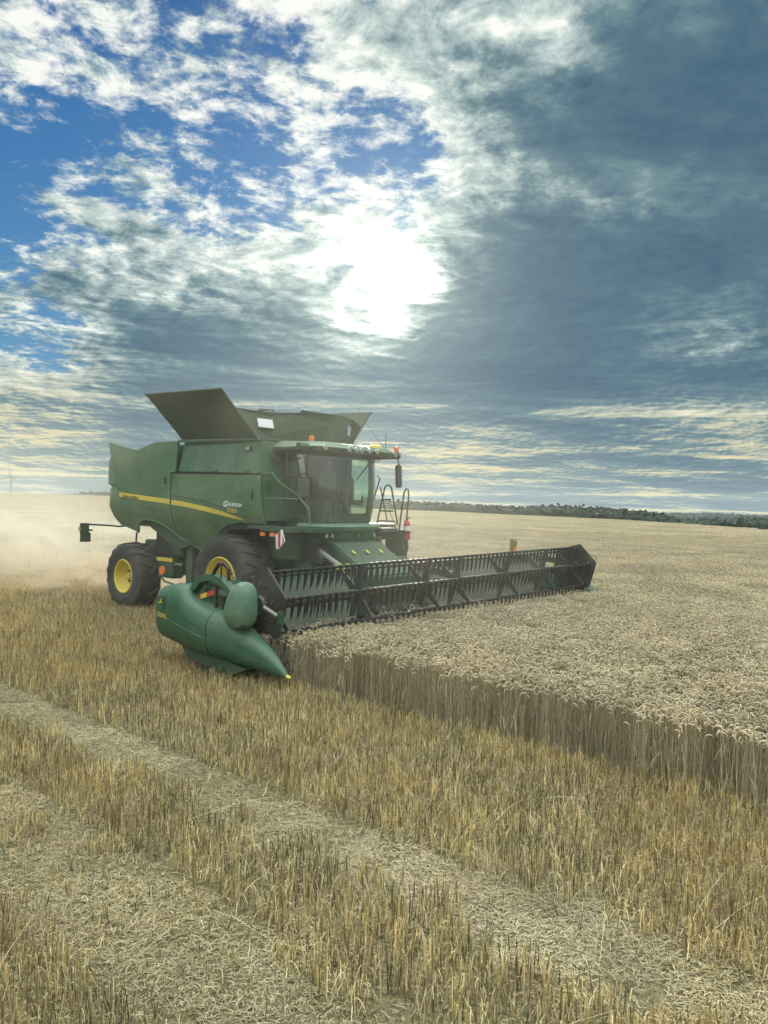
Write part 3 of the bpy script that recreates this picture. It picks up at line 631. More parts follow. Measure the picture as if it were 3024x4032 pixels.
# handrail of the right platform
MB().tube([(1.02, -1.45, 2.15), (.98, -1.45, 2.7), (.90, -1.45, 3.08), (.98, -1.45, 3.18), (1.2, -1.45, 3.20), (1.35, -1.4, 3.02), (1.72, -1.25, 2.78), (2.0, -1.2, 2.5), (2.02, -1.18, 2.2)], .018).tube([(1.02, -1.45, 2.7), (1.78, -1.28, 2.7)], .016).build('handrail', 'green', comb, smooth=True)
MB().tube([(1.0, -1.2, 3.5), (1.15, -1.35, 3.52)], .02).box((1.02, -1.18, 3.52), (.12, .18, .16)).build('work_light', 'black', comb, bevel=.02)

# left side: access platform, ladder, chain, tool box
lp = empty('access_platform', (1.5, 1.6, 2.1), 0, comb)
def LP(x, y, z): return (x-1.5, y-1.6, z-2.1)
MB().box(LP(1.3, 1.35, 2.2), (.75, .85, .03)).build('deck_plate', 'deck', lp)
MB().box(LP(1.3, 1.78, 2.12), (.75, .05, .15)).box(LP(1.66, 1.35, 2.12), (.04, .85, .13)).box(LP(1.6, 1.7, 1.98), (.8, .25, .13)).box(LP(1.45, 1.5, 1.90), (.7, .5, .05)).build('deck_frame', 'greend', lp, bevel=.01)
def rails(pts, name, mat='greend', r=.018): return MB().tube([LP(*p) for p in pts], r).build(name, mat, lp, smooth=True)
def hoop(x0, y0, x1, y1, z0, z1, zt, name='handrail'):
    pts = [(x0, y0, z0), (x0+(x1-x0)*.30, y0+(y1-y0)*.30, z1)]
    for k in range(7):
        a = pi-pi*k/6; t = .5+.2*cos(a); pts.append((x0+(x1-x0)*t, y0+(y1-y0)*t, z1+(zt-z1)*sin(a)))
    pts += [(x0+(x1-x0)*.70, y0+(y1-y0)*.70, z1), (x1, y1, z0)]
    return rails(pts, name)
hoop(1.58, 1.25, 2.02, 1.45, 2.18, 2.9, 3.07)
rails([(1.70, 1.32, 2.75), (1.86, 1.38, 2.75)], 'ladder_rung'); rails([(1.63, 1.28, 2.5), (1.92, 1.40, 2.5)], 'ladder_rung'); rails([(1.6, 1.26, 2.28), (1.96, 1.42, 2.28)], 'ladder_rung')
rails([(1.62, 1.30, 3.02), (1.80, 1.34, 2.3)], 'ladder_stile', r=.014)
rails([(1.85, 1.70, 2.02), (1.92, 1.70, 2.6), (1.97, 1.70, 2.92), (2.03, 1.70, 3.0), (2.08, 1.70, 2.98), (2.10, 1.70, 2.85), (2.03, 1.72, 2.2), (2.08, 1.74, 1.7), (2.02, 1.75, 1.52)], 'handrail')
rails([(1.38, 1.22, 2.22), (1.40, 1.24, 2.68), (1.46, 1.26, 2.72), (1.6, 1.3, 3.2), (1.53, 1.28, 3.27)], 'door_handrail', 'black', .014)
g = MB(); pr = None
for k in range(15):
    t = k/14; p = Vector((1.80+.14*t, 1.42+.28*t, 2.52-.30*sin(pi*t)*1.0+.03*t)); g.box(LP(*p), (.014, .014, .03), Matrix.Rotation(k*1.5, 3, 'Z'))
    if pr: g.tube([LP(*pr), LP(*p)], .005, 4)
    pr = p
g.build('safety_chain', 'black', lp)
MB().box(LP(1.78, 1.7, 1.72), (.5, .22, .75)).build('side_panel', 'greend', lp, bevel=.03)
MB().box(LP(1.66, 1.0, 1.60), (.7, .3, .10)).box(LP(1.9, 1.5, 1.42), (.35, .4, .2)).tube([LP(1.9, 1.45, 1.5), LP(1.9, 1.5, 1.58), LP(1.9, 1.62, 1.58), LP(1.9, 1.67, 1.5)], .02).build('step_box', 'grey', lp, bevel=.02)
MB().tube([LP(1.45, .9, 1.92), LP(1.75, 1.25, 1.90)], .05, 10).build('light_tube', 'grey', lp, smooth=True)
ex = tag(empty('fire_extinguisher', L2W(2.06, 1.72, 1.88), -HEAD), 'small red fire extinguisher strapped to the handrail of the combine ladder', 'fire extinguisher')
MB().lathe([(0, 0), (.065, 0), (.075, .02), (.075, .33), (.06, .38), (.03, .41), (.02, .43), (0, .43)], (0, 0, 0), 'Z', 20).build('cylinder', 'red', ex, smooth=True)
MB().lathe([(.076, .20), (.0765, .30)], (0, 0, 0), 'Z', 20).build('label_band', 'white', ex)
MB().tube([(0, 0, .42), (.02, 0, .47), (.09, 0, .49)], .014, 6).tube([(0, 0, .44), (-.07, 0, .40), (-.085, 0, .2)], .01, 6).build('valve_handle', 'black', ex)
MB().box((0, 0, .17), (.20, .17, .02)).build('strap', 'black', ex)

# feeder house and its linkage
MB().prism([(1.2, 2.05), (2.2, 1.85), (3.15, 1.28), (3.15, .55), (2.6, .5), (1.0, 1.2)], -.72, .72).build('feeder_house', 'greend', comb, bevel=.03)
MB().prism([(1.5, 1.90), (1.95, 1.82), (2.2, 1.55), (2.2, 1.45), (1.5, 1.6)], -1.05, .8).build('feeder_cover', 'dark', comb, bevel=.02)
for k, (y, z) in enumerate([(-.6, 1.78), (-.35, 1.74), (.3, 1.76), (.5, 1.7)]): MB().tube([(1.9, y, z), (2.15, y+.1, z-.02), (2.35, y+.05, z-.22), (2.7, y, z-.42)], .022, 6).build('hydraulic_hose', 'tine', comb, smooth=True)
for y in (-.9, .62): MB().tube([(1.9, y, 1.75), (2.8, y, 1.35)], .05, 8).build('lift_cylinder', 'grey', comb, smooth=True)
MB().tube([(2.0, .85, 1.78), (2.5, .75, 1.58)], .045, 8).box((2.02, .8, 1.72), (.22, .1, .12)).tube([(1.9, .9, 1.9), (2.05, 1.05, 1.62), (2.3, 1.0, 1.42)], .05, 8).build('hydraulic_coupler', 'black', comb, smooth=True)
for k in range(3): MB().box((2.55, -.5+.4*k, 1.70), (.10, .06, .004), Matrix.Rotation(radians(32), 3, 'Y')).build('warning_sticker', 'yellow', comb)
MB().box((2.62, -1.05, 1.42), (.10, .12, .12)).box((2.72, -.85, 1.36), (.05, .10, .30)).build('latch_block', 'yellow', comb, bevel=.01)
MB().box((1.7, -.85, 1.5), (.4, .3, .9)).box((1.3, -1.0, 1.75), (.8, .3, .5)).build('front_frame', 'greend', comb, bevel=.02)

# ------------------------------------------------------------------ the grain header
hd = tag(empty('grain_header', ORG, -HEAD), 'wide green draper header with black tine reel mounted in front of the combine', 'harvester header')
YN, YF = -3.86, 5.60
def ax(y):                                     # reel axis
    t = (y-YN)/(YF-YN); return Vector((3.90+.17*t, y, 1.09+.145*t))
RR = .52; ANG = [15, 75, 135, 195, 255, 315]
def bat(y, a, r=RR): c = ax(y); return Vector((c.x+r*cos(radians(a)), y, c.z+r*sin(radians(a))))
# reel
tines_left = 100
order = [15, 75, 135, 315, 255, 195]
NT = 64
for a in order:
    bar = empty('tine_bar', (0, 0, 0), 0, hd)
    g = MB().tube([bat(YN, a), bat((YN+YF)/2, a), bat(YF, a)], .022, 8)
    for k in range(NT):                       # tine clamps on the bar
        y = YN+.1+(YF-YN-.2)*k/(NT-1); p = bat(y, a); g.tube([p+Vector((0, -.028, 0)), p+Vector((0, .028, 0))], .032, 6)
    g.build('bar_tube', 'bar', bar, smooth=True)
    rest = MB(); tm = None
    for k in range(NT):
        y = YN+.1+(YF-YN-.2)*k/(NT-1); p = bat(y, a)
        vs_ = [(0, -.016, 0), (.03, -.016, 0), (.03, .016, 0), (0, .016, 0), (-.01, -.014, -.10), (.022, -.014, -.10), (.022, .014, -.10), (-.01, .014, -.10), (-.03, -.004, -.25), (-.022, -.004, -.255), (-.022, .004, -.255), (-.03, .004, -.25)]
        fs_ = [(i, (i+1) % 4, 4+(i+1) % 4, 4+i) for i in range(4)]+[(4+i, 4+(i+1) % 4, 8+(i+1) % 4, 8+i) for i in range(4)]+[(8, 9, 10, 11), (3, 2, 1, 0)]
        if tines_left > 0:
            tines_left -= 1
            if tm is None:
                o = MB().add(vs_, fs_).build('tine', 'tine', bar); tm = o.data
            else:
                o = D.objects.new('tine', tm); scene.collection.objects.link(o); o.parent = bar
            o.location = p-Vector((.012, 0, .02))
        else: rest.add([Vector(v)+p-Vector((.012, 0, .02)) for v in vs_], fs_)
    if rest.v: rest.build('tines', 'tine', bar, kind='stuff')
rt = MB().tube([ax(YN-.05), ax(YF+.05)], .085, 16).build('reel_tube', 'black', hd, smooth=True)
for j, y in enumerate([-3.72, -1.9, -.1, .85, 2.6, 4.1, 5.45]):
    g = MB(); c = ax(y)
    for a in ANG:
        p = bat(y, a); d = (p-c).normalized(); t = Vector((-d.z, 0, d.x)); 
        pts = [c+t*.085, c-t*.085, p-t*.025, p+t*.025]
        w = .018
        g.add([q+Vector((0, -w, 0)) for q in pts]+[q+Vector((0, w, 0)) for q in pts], [(0, 1, 2, 3), (7, 6, 5, 4), (0, 4, 5, 1), (1, 5, 6, 2), (2, 6, 7, 3), (3, 7, 4, 0)])
    g.build('reel_spider', 'black', hd)
for y in (YN-.10, YF+.08):
    c = ax(y); n = 6; pts = []
    for a in (15, 75, 135, 195, 255, 315): pts.append((c.x+.60*cos(radians(a)), c.z+.60*sin(radians(a))))
    e = MB().prism(pts, y-.02, y+.02).build('reel_end_shield', 'black', hd, bevel=.01)
    g = MB()
    for k in range(26):
        a = random.random()*6.28; r = .1+.42*random.random(); sy = y-.022 if y < 0 else y-.022
        g.lathe([(0, -.008), (.010, -.006), (.012, 0)], (c.x+r*cos(a), sy, c.z+r*sin(a)), n=6)
    g.build('shield_bolts', 'grey', e)
    MB().lathe([(0, -.05), (.14, -.05), (.16, .0), (.0, .0)], (c.x, y-.02, c.z), n=20).build('hub_cap', 'black', e, smooth=True)
# centre reel arm and outer arms
def hx(x, y): return x+.17*(y-YN)/(YF-YN)
for y, w in ((YN-.22, .10), (.95, .09), (YF+.2, .10)):
    c = ax(y)
    MB().beam((2.75, y, 1.42), (c.x+.05, y, c.z+.10), w, .14).beam((3.0, y, 1.0), (3.55, y, 1.18), .05).build('reel_arm', 'greend' if y < .5 or y > 2 else 'black', hd, bevel=.015)
# back frame, draper, deck, cutter bar
def rowline(x, z, y0=-4.1, y1=5.9): return [(x, y0, z), (x+.17, y1, z+.12)]
def sheet(p0, p1, y0, y1, t=.02):
    dz_ = lambda y: .145*(y-YN)/(YF-YN)*.8; dx_ = lambda y: .17*(y-YN)/(YF-YN)
    vs = []
    for y in (y0, y1):
        for (x, z) in (p0, p1, (p1[0]-t, p1[1]-t), (p0[0]-t, p0[1]-t)): vs.append((x+dx_(y), y, z+dz_(y)))
    return vs, [(0, 1, 2, 3), (7, 6, 5, 4), (0, 4, 5, 1), (1, 5, 6, 2), (2, 6, 7, 3), (3, 7, 4, 0)]
for y0, y1 in ((-4.1, -.85), (.85, 5.85)):
    vs, fs = sheet((2.95, .42), (2.84, 1.27), y0, y1); MB().add(vs, fs).build('back_sheet', 'pan', hd)
    vs, fs = sheet((3.98, .20), (3.0, .42), y0, y1); MB().add(vs, fs).build('draper_belt', 'dark', hd)
vs, fs = sheet((4.12, .12), (2.6, .14), -4.2, 5.9, .05); MB().add(vs, fs).build('header_floor', 'greend', hd)
vs, fs = sheet((2.80, 1.24), (2.80, 1.36), -4.15, 5.9, .14); MB().add(vs, fs).build('top_beam', 'pod', hd)
vs, fs = sheet((2.62, .35), (2.62, .50), -4.1, 5.9, .14); MB().add(vs, fs).build('rear_beam', 'greend', hd)
for y in (-3.2, -2.2, -1.3, 1.4, 2.4, 3.4, 4.4, 5.2):
    MB().prism([(2.62+.0, 1.3), (2.80, 1.3), (2.95, .4), (2.5, .35)], y-.02, y+.02).build('frame_rib', 'greend', hd)
MB().lathe([(0, -.8), (.22, -.8), (.22, .8), (0, .8)], (3.2, .1, .52), n=20).build('feed_drum', 'dark', hd, smooth=True)
g = MB()
for k in range(130):
    y = -4.05+9.8*k/129; x = 4.12+.17*(y-YN)/(YF-YN); z = .12+.11*(y-YN)/(YF-YN)
    g.add([(x, y-.018, z-.01), (x, y+.018, z-.01), (x+.11, y, z), (x, y, z+.018)], [(0, 2, 3), (1, 3, 2), (0, 1, 2)])
g.build('cutter_bar', 'black', hd)
# end dividers
def divider(s, y0, dz):
    e = empty('end_divider', (3.4, y0, .7), 0, hd)
    secs = [(1.99, .60, 1.10, .16, .02), (2.00, .53, 1.17, .21, .02), (2.04, .475, 1.225, .245, .015), (2.12, .44, 1.265, .262, .01), (2.3, .415, 1.30, .27, .01), (2.5, .39, 1.325, .275, 0), (2.66, .37, 1.32, .28, 0), (2.74, .36, 1.25, .285, 0), (2.82, .355, 1.17, .29, 0), (2.92, .35, 1.12, .295, 0), (3.05, .335, 1.08, .295, 0), (3.3, .31, 1.02, .29, 0), (3.5, .295, 1.0, .27, 0), (3.68, .285, .97, .25, 0),
            (3.9, .27, .86, .215, .01), (4.15, .25, .73, .17, .03), (4.4, .23, .58, .125, .05), (4.6, .21, .43, .08, .065), (4.74, .20, .31, .05, .07), (4.80, .195, .25, .035, .07)]
    g = MB(); rings = []
    for x, zb, zt, hw, sh in secs:
        r = []; zm, hh = (zb+zt)/2, (zt-zb)/2
        for k in range(28):
            a = 2*pi*k/28; u = cos(a); w = sin(a); ex_ = 4.2 if x < 3.2 else 3.2
            q = (abs(u)**ex_+abs(w)**ex_)**(-1/ex_)
            yy = u*q*hw
            # waist crease: lower third tucks in
            zz_ = w*q*hh
            if zz_ < -.4*hh: yy *= 1-.30*((-.4*hh-zz_)/hh)
            if zz_ > .5*hh: yy = yy*(1-.35*(zz_-.5*hh)/hh)
            r.append((x-3.4, -s*0+ yy + (-s)*sh*1.2, zm+zz_-.7))
        rings.append(r)
    o = g.loft(rings).build('divider_shell', 'divider', e, smooth=True)
    tp = MB().loft([[(1.38, (-s)*.084+.030*cos(a), -.475+.028*sin(a)) for a in [2*pi*k/10 for k in range(10)]], [(1.45, (-s)*.084+.026*cos(a), -.485+.026*sin(a)) for a in [2*pi*k/10 for k in range(10)]], [(1.475, (-s)*.084+.008*cos(a), -.49+.008*sin(a)) for a in [2*pi*k/10 for k in range(10)]]]).build('divider_tip', 'yellow', e, smooth=True)
    MB().prism([(2.62-3.4, -.36), (2.72-3.4, -.48), (3.2-3.4, -.56), (3.9-3.4, -.58), (4.1-3.4, -.48), (3.4-3.4, -.3), (2.62-3.4, -.2)], -.12, .16).build('skid_shoe', 'greend', e, bevel=.012)
    def sk(x):
        for (xa, ba, ta, ha, sa), (xb, bb, tb, hb, sb) in zip(secs, secs[1:]):
            if xa <= x <= xb:
                t = (x-xa)/(xb-xa); return ba+(bb-ba)*t, ta+(tb-ta)*t, ha+(hb-ha)*t, sa+(sb-sa)*t
    def onshell(x, z, o=.004):
        zb, zt, hw, sh = sk(x); zm, hh = (zb+zt)/2, (zt-zb)/2; ex_ = 4.2 if x < 3.2 else 3.2
        f = min(abs((z-zm)/hh), .98); yy = hw*(1-f**ex_)**(1/ex_); zz_ = z-zm
        if zz_ < -.4*hh: yy *= 1-.30*((-.4*hh-zz_)/hh)
        if zz_ > .5*hh: yy *= 1-.35*(zz_-.5*hh)/hh
        return (x-3.4, s*(yy+o)-s*sh*1.2, z-.7)
    MB().tube([onshell(x, z) for x, z in ((2.08, .80), (2.3, .79), (2.6, .745), (2.9, .69), (3.2, .635), (3.38, .60))], .010, 6).build('pressed_crease', 'divider', e, smooth=True)
    MB().tube([onshell(3.42, z, .0) for z in (.98, .9, .8, .7, .6, .5, .4, .33)], .008, 6).build('shell_seam', 'dark', e)
    MB().tube([onshell(x, z, .002) for x, z in ((2.36, 1.12), (2.36, .92), (2.44, .86), (2.54, .92), (2.54, 1.12))], .006, 6).build('pressed_badge', 'divider', e)
    g = MB()
    for x, z in ((2.12, .62), (2.12, 1.14), (2.7, .5), (3.35, .40), (3.36, .88), (3.5, .85), (3.5, .42), (4.0, .36), (4.3, .33)): g.lathe([(0, .006), (.010, .005), (.012, 0)], onshell(x, z, .0), n=8)
    g.build('shell_bolts', 'grey', e)
    if s > 0:
        e.location = (3.4, y0, .7); return e, secs
    # reel-height pod
    rr = []
    for y, k_ in ((-.26, .35), (-.245, .72), (-.20, .93), (-.12, 1.0), (-.02, 1.0), (.04, .9), (.08, .7)):
        pod = [(3.70, .93), (3.72, 1.08), (3.80, 1.28), (3.90, 1.42), (4.00, 1.475), (4.12, 1.46), (4.19, 1.38), (4.22, 1.2), (4.22, 1.0), (4.18, .88), (4.06, .81), (3.93, .80), (3.80, .84)]
        rr.append([(3.97+(px-3.97)*k_-3.4, (y if s < 0 else -y), 1.12+(pz-1.12)*k_-.7) for px, pz in pod])
    MB().loft(rr).build('reel_pod', 'pod', e, smooth=True)
    # hooped lift arm cover with hose
    MB().loft([[(x-3.4+dx_*nx, y_+.0, z-.7+dx_*nz) for (dx_, y_) in ((-.05, -.07), (.05, -.07), (.05, .07), (-.05, .07))] for x, z, nx, nz in ((2.64, 1.12, -.8, .6), (2.76, 1.26, -.75, .65), (2.92, 1.41, -.55, .83), (3.10, 1.47, -.1, 1), (3.28, 1.47, .2, .97), (3.45, 1.42, .45, .9), (3.62, 1.32, .6, .8), (3.78, 1.18, .6, .8))]).build('arm_cover', 'divider', e, smooth=True)
    MB().tube([(3.15-3.4, -.02, .72), (3.28-3.4, -.02, .9), (3.36-3.4, -.02, .98), (3.5-3.4, -.02, .99), (3.59-3.4, -.02, .92), (3.6-3.4, -.02, .75)], .028, 8).tube([(3.45-3.4, -.04, .95), (3.42-3.4, -.04, .6)], .012, 6).build('hose', 'tine', e, smooth=True)
    MB().tube([(3.27-3.4, 0, .30), (3.29-3.4, 0, .66)], .028, 8).tube([(3.4-3.4, .04, .28), (3.41-3.4, .04, .5)], .03, 8).build('lift_strut', 'black', e, smooth=True)
    q = MB().prism([(2.84-3.4, .47), (3.28-3.4, .60), (3.28-3.4, .52), (2.84-3.4, .39)], -.02, .0).build('warning_label', 'red', e)
    MB().prism([(2.93-3.4, .492), (3.08-3.4, .537), (3.08-3.4, .465), (2.93-3.4, .42)], -.024, -.02).build('label_stripe', 'yellow', q)
    MB().box((3.05-3.4, .14, .30), (.6, .03, .4)).build('inner_plate', 'pod', e)
    MB().tube([(4.2-3.4, .14, .42), (4.36-3.4, .26, .3)], .03, 8).build('gear_link', 'grey', e)
    MB().box((4.40-3.4, .30, .26), (.12, .06, .2)).build('link_bracket', 'divider', e, bevel=.015)
    return e, secs
for s, y0, dz in ((-1, YN-.44, 0), (1, YF+.45, .1)):
    e, secs = divider(s, y0, dz)
    e.location = (3.4 + (.15 if s > 0 else 0), y0, .7+dz)
    if s < 0:
        yo = -.283
        def dv(a, b, o): return (2.36+a-3.4, -.262-.02*min(max((a+.1)/.2, 0), 1)-.006-o, 1.02+b-.7)
        def dvs(u, w, o):
            x = 2.25+u; hw = .27+.006*min(max((x-2.3)/.4, 0), 1); return (x-3.4, -hw-.006-o+(.02*max(0, 2.2-x)), 1.04+w-.7)
        emblem(lambda a, b, o: dvs(a, b, o), .095, e)
        vs, fs = text_mesh('735FD', .10, 0, .001)
        MB().add([dvs(-.10+v[0]*1.0, -.24+v[1]-.10*v[0], .004) for v in vs], fs).build('lettering', 'yellow', e)
MB().box((3.1, 3.9, 1.0), (.02, .02, .02)).build('bracket_pin', 'black', hd)
q = MB().beam((2.9, YF-.9, 1.38), (2.93, YF-.9, 1.62), .03).build('marker_post', 'black', hd)
MB().prism([(2.90, 1.60), (2.99, 1.60), (3.02, 1.84), (2.98, 1.90), (2.92, 1.88)], YF-.98, YF-.80, ).build('marker_plate', 'olive', q, bevel=.01)
MB().box((3.0, YF-.89, 1.66), (.03, .13, .12)).build('marker_lens', 'amber', q, bevel=.015)

# ------------------------------------------------------------------ terrain
def sstep(a, b, x):
    t = min(max((x-a)/(b-a), 0), 1); return t*t*(3-2*t)
def interp(x, pts):
    if x <= pts[0][0]: return pts[0][1]
    for (a, b), (c, d) in zip(pts, pts[1:]):
        if x <= c: return b+(d-b)*(x-a)/(c-a)
    return pts[-1][1]
RIDGE = [(-30, 420), (-5, 380), (1.6, 350), (9, 240), (16.3, 190), (20.6, 150), (26.5, 112), (40, 100)]
def gz(x, y):
    r = hypot(x, y); az = math.degrees(atan2(x, y))
    if y < 0: az = max(min(az, 60), -60)
    R = interp(az, RIDGE)
    left = sstep(0, -12, az)
    z = left*(2.9*sstep(40, 430, r))
    over = max(0, r-R*.96)
    z -= (1-left)*min(over*over*.0006+over*.012, 24) + left*min(over*.02, 20)
    return z
def polar_sheet(name, mat, azs, rs, zfun, kind='structure'):
    g = MB(); na = len(azs)
    for r in rs:
        for a in azs:
            x, y = r*sin(radians(a)), r*cos(radians(a)); g.v.append((x, y, zfun(x, y)))
    for j in range(len(rs)-1):
        for i in range(na-1): g.f.append((j*na+i, j*na+i+1, (j+1)*na+i+1, (j+1)*na+i))
    o = g.build(name, mat, smooth=True); o['kind'] = kind; return o
m, nt, b = principled('field_soil', (.2, .17, .1), .95, spec=.1)
g_ = nt.n.new('ShaderNodeNewGeometry'); pos = g_.outputs['Position']
a1 = nt.noise(pos, .5, 6, .6); a2 = nt.noise(pos, 22, 8, .7); a3 = nt.noise(pos, 90, 4, .7); a4 = nt.noise(pos, .02, 5, .6)
col = nt.ramp(nt.m('ADD', nt.m('MULTIPLY', a2, .6), nt.m('MULTIPLY', a3, .4)), [(.36, (.045, .040, .024)), (.48, (.13, .115, .065)), (.58, (.28, .25, .14)), (.7, (.46, .42, .26))])
px, py, pz = nt.sep(pos)
dist = nt.vm('LENGTH', pos)
farc = nt.ramp(a4, [(.35, (.18, .175, .11)), (.5, (.25, .23, .15)), (.65, (.30, .28, .19))])
patch = nt.mr(nt.noise(pos, .0045, 2, .5), .50, .53)
farc = nt.mix(nt.m('MULTIPLY', patch, nt.mr(dist, 500, 560)), farc, (.13, .15, .07))
col = nt.mix(nt.mr(dist, 25, 120), col, farc)
nt.l.new(col, b.inputs['Base Color'])
bp = nt.n.new('ShaderNodeBump'); bp.inputs['Distance'].default_value = .03; bp.inputs['Strength'].default_value = .8
nt.l.new(a2, bp.inputs['Height']); nt.l.new(bp.outputs[0], b.inputs['Normal']); M['soil'] = m
azs = [-180+5*i for i in range(28)]+[-40+1.25*i for i in range(65)]+[41.25+5*i for i in range(28)]+[180]
azs = sorted(set(a for a in azs if -180 <= a <= 180))
rs = [0.0, 2, 4, 7, 10, 15, 20, 30, 40, 55, 70, 85, 100, 115, 130, 150, 170, 190, 215, 240, 270, 300, 330, 360, 390, 420, 450, 500, 560, 640, 740, 860, 1000, 1300, 1700, 2300, 3200]
polar_sheet('ground', 'soil', azs, rs, gz)

# ------------------------------------------------------------------ straw materials
def straw(name, c0, c1, c2, trans=.3, patchy=.5, warmc=(.42, .27, .075)):
    m = D.materials.new(name); m.use_nodes = True; nt = N(m.node_tree); nt.n.clear()
    oi = nt.n.new('ShaderNodeObjectInfo'); g = nt.n.new('ShaderNodeNewGeometry')
    at = nt.n.new('ShaderNodeAttribute'); at.attribute_name = 'tone'
    c = nt.ramp(at.outputs['Fac'], [(0, c0), (.5, c1), (1, c2)])
    big = nt.mr(nt.noise(g.outputs['Position'], .55, 4, .6), .40, .62)
    c = nt.mix(nt.m('MULTIPLY', big, patchy), c, nt.mix(at.outputs['Fac'], tuple(.55*v for v in warmc), warmc))
    r = nt.m('MULTIPLY_ADD', oi.outputs['Random'], .4, .8)
    c = nt.mix(1.0, c, nt.comb(r, r, r), 'MULTIPLY')
    d = nt.n.new('ShaderNodeBsdfPrincipled'); d.inputs['Roughness'].default_value = .55; d.inputs['Specular IOR Level'].default_value = .4; nt.l.new(c, d.inputs['Base Color'])
    t = nt.n.new('ShaderNodeBsdfTranslucent'); nt.l.new(c, t.inputs[0])
    mx = nt.n.new('ShaderNodeMixShader'); mx.inputs[0].default_value = trans; nt.l.new(d.outputs[0], mx.inputs[1]); nt.l.new(t.outputs[0], mx.inputs[2])
    o = nt.n.new('ShaderNodeOutputMaterial'); nt.l.new(mx.outputs[0], o.inputs[0]); M[name] = m
straw('stubble_straw', (.12, .10, .045), (.55, .465, .24), (.95, .87, .60), .42, .38, (.82, .62, .27))
straw('wheat_straw', (.22, .19, .115), (.45, .40, .265), (.70, .64, .475), .36, .25, (.62, .50, .30))
straw('litter_straw', (.12, .10, .05), (.40, .35, .20), (.72, .64, .40), .15, .2)

class PB:
    """patch builder: thin blades and tubes with a per-face tone attribute"""
    def __init__(s): s.v = []; s.f = []; s.t = []
    def ribbon(s, pts, w, tone, yaw, cross=False):
        dx, dy = cos(yaw)*w/2, sin(yaw)*w/2; n = len(pts); o = len(s.v)
        for i, p in enumerate(pts):
            s.v += [(p[0]-dx, p[1]-dy, p[2]), (p[0]+dx, p[1]+dy, p[2])]
        for i in range(n-1): s.f.append((o+2*i, o+2*i+1, o+2*i+3, o+2*i+2)); s.t.append(tone)
    def stalk(s, p0, p1, r, tone, sides=3, yaw=0.):
        o = len(s.v)
        for p, rr in ((p0, r), (p1, r*.85)):
            for k in range(sides): a = yaw+2*pi*k/sides; s.v.append((p[0]+rr*cos(a), p[1]+rr*sin(a), p[2]))
        for k in range(sides): s.f.append((o+k, o+(k+1) % sides, o+sides+(k+1) % sides, o+sides+k)); s.t.append(tone)
        s.f.append(tuple(o+sides+k for k in range(sides))); s.t.append(min(tone+.3, 1))
    def curve(s, pts, rs, tone, sides=4):
        prev = None; o = len(s.v); n = len(pts); pts = [Vector(p) for p in pts]
        for i, p in enumerate(pts):
            d = (pts[min(i+1, n-1)]-pts[max(i-1, 0)]).normalized()
            a = d.cross(Vector((0, 0, 1))) if prev is None else prev-d*prev.dot(d)
            if a.length < 1e-3: a = Vector((1, 0, 0))
            a.normalize(); prev = a; b = d.cross(a)
            for k in range(sides):
                t = 2*pi*k/sides; s.v.append(tuple(p+(a*cos(t)+b*sin(t))*rs[i]))
        for i in range(n-1):
            for k in range(sides):
                s.f.append((o+i*sides+k, o+i*sides+(k+1) % sides, o+(i+1)*sides+(k+1) % sides, o+(i+1)*sides+k)); s.t.append(tone)
    def build(s, name, mat):
        me = D.meshes.new(name); me.from_pydata(s.v, [], s.f); me.materials.append(M[mat])
        at = me.attributes.new('tone', 'FLOAT', 'FACE'); at.data.foreach_set('value', s.t)
        return D.objects.new(name, me)
rnd = random.Random(11)
def stubble_patch(size, n, hmin, hmax, leaf=.5, seed=0, r0=.0030):
    p = PB(); R = random.Random(seed)
    rows = max(1, round(size/.125))
    for i in range(n):
        # drilled rows plus scatter; stalks come in tufts
        if R.random() < .8: cx = (int(R.random()*rows)+.5)/rows*size-size/2+R.gauss(0, .016)
        else: cx = (R.random()-.5)*size
        cy = (R.random()-.5)*size
        for q in range(R.choice((1, 2, 2, 3))):
            x, y = cx+R.gauss(0, .012), cy+R.gauss(0, .012); h = R.uniform(hmin, hmax)
            lx, ly = R.gauss(0, .12)*h, R.gauss(0, .12)*h
            tone = min(max(R.gauss(.48, .30), 0), 1)
            p.stalk((x, y, -.01), (x+lx, y+ly, h), r0*R.uniform(.8, 1.25), tone, 3, R.random()*6)
            if R.random() < leaf:
                a = R.random()*6.28; z = h*R.uniform(.3, .9); l = R.uniform(.03, .10); pts = []
                for k in range(5):
                    t = k/4; pts.append((x+lx*z/h+cos(a)*l*t, y+ly*z/h+sin(a)*l*t, z+l*(.6*t-1.3*t*t)))
                p.ribbon(pts, .004, min(tone+.15, 1), a+pi/2)
    return p
def litter_patch(size, n, seed, zmax=.03):
    p = PB(); R = random.Random(seed)
    for i in range(n):
        x, y = (R.random()-.5)*size, (R.random()-.5)*size; a = R.random()*6.28; l = R.choice((.015, .02, .03, .04, .05, .08))*R.uniform(.7, 1.2)
        z = R.random()*zmax+.004; dz_ = R.gauss(0, .10)*l; b = a+R.gauss(0, .12)
        pts = [(x-cos(a)*l/2, y-sin(a)*l/2, z), (x, y, z+abs(dz_)*.4+.001), (x+cos(b)*l/2, y+sin(b)*l/2, z+dz_*.5)]
        p.ribbon(pts, R.uniform(.002, .0045), min(max(R.gauss(.5, .28), 0), 1), a+pi/2)
    return p
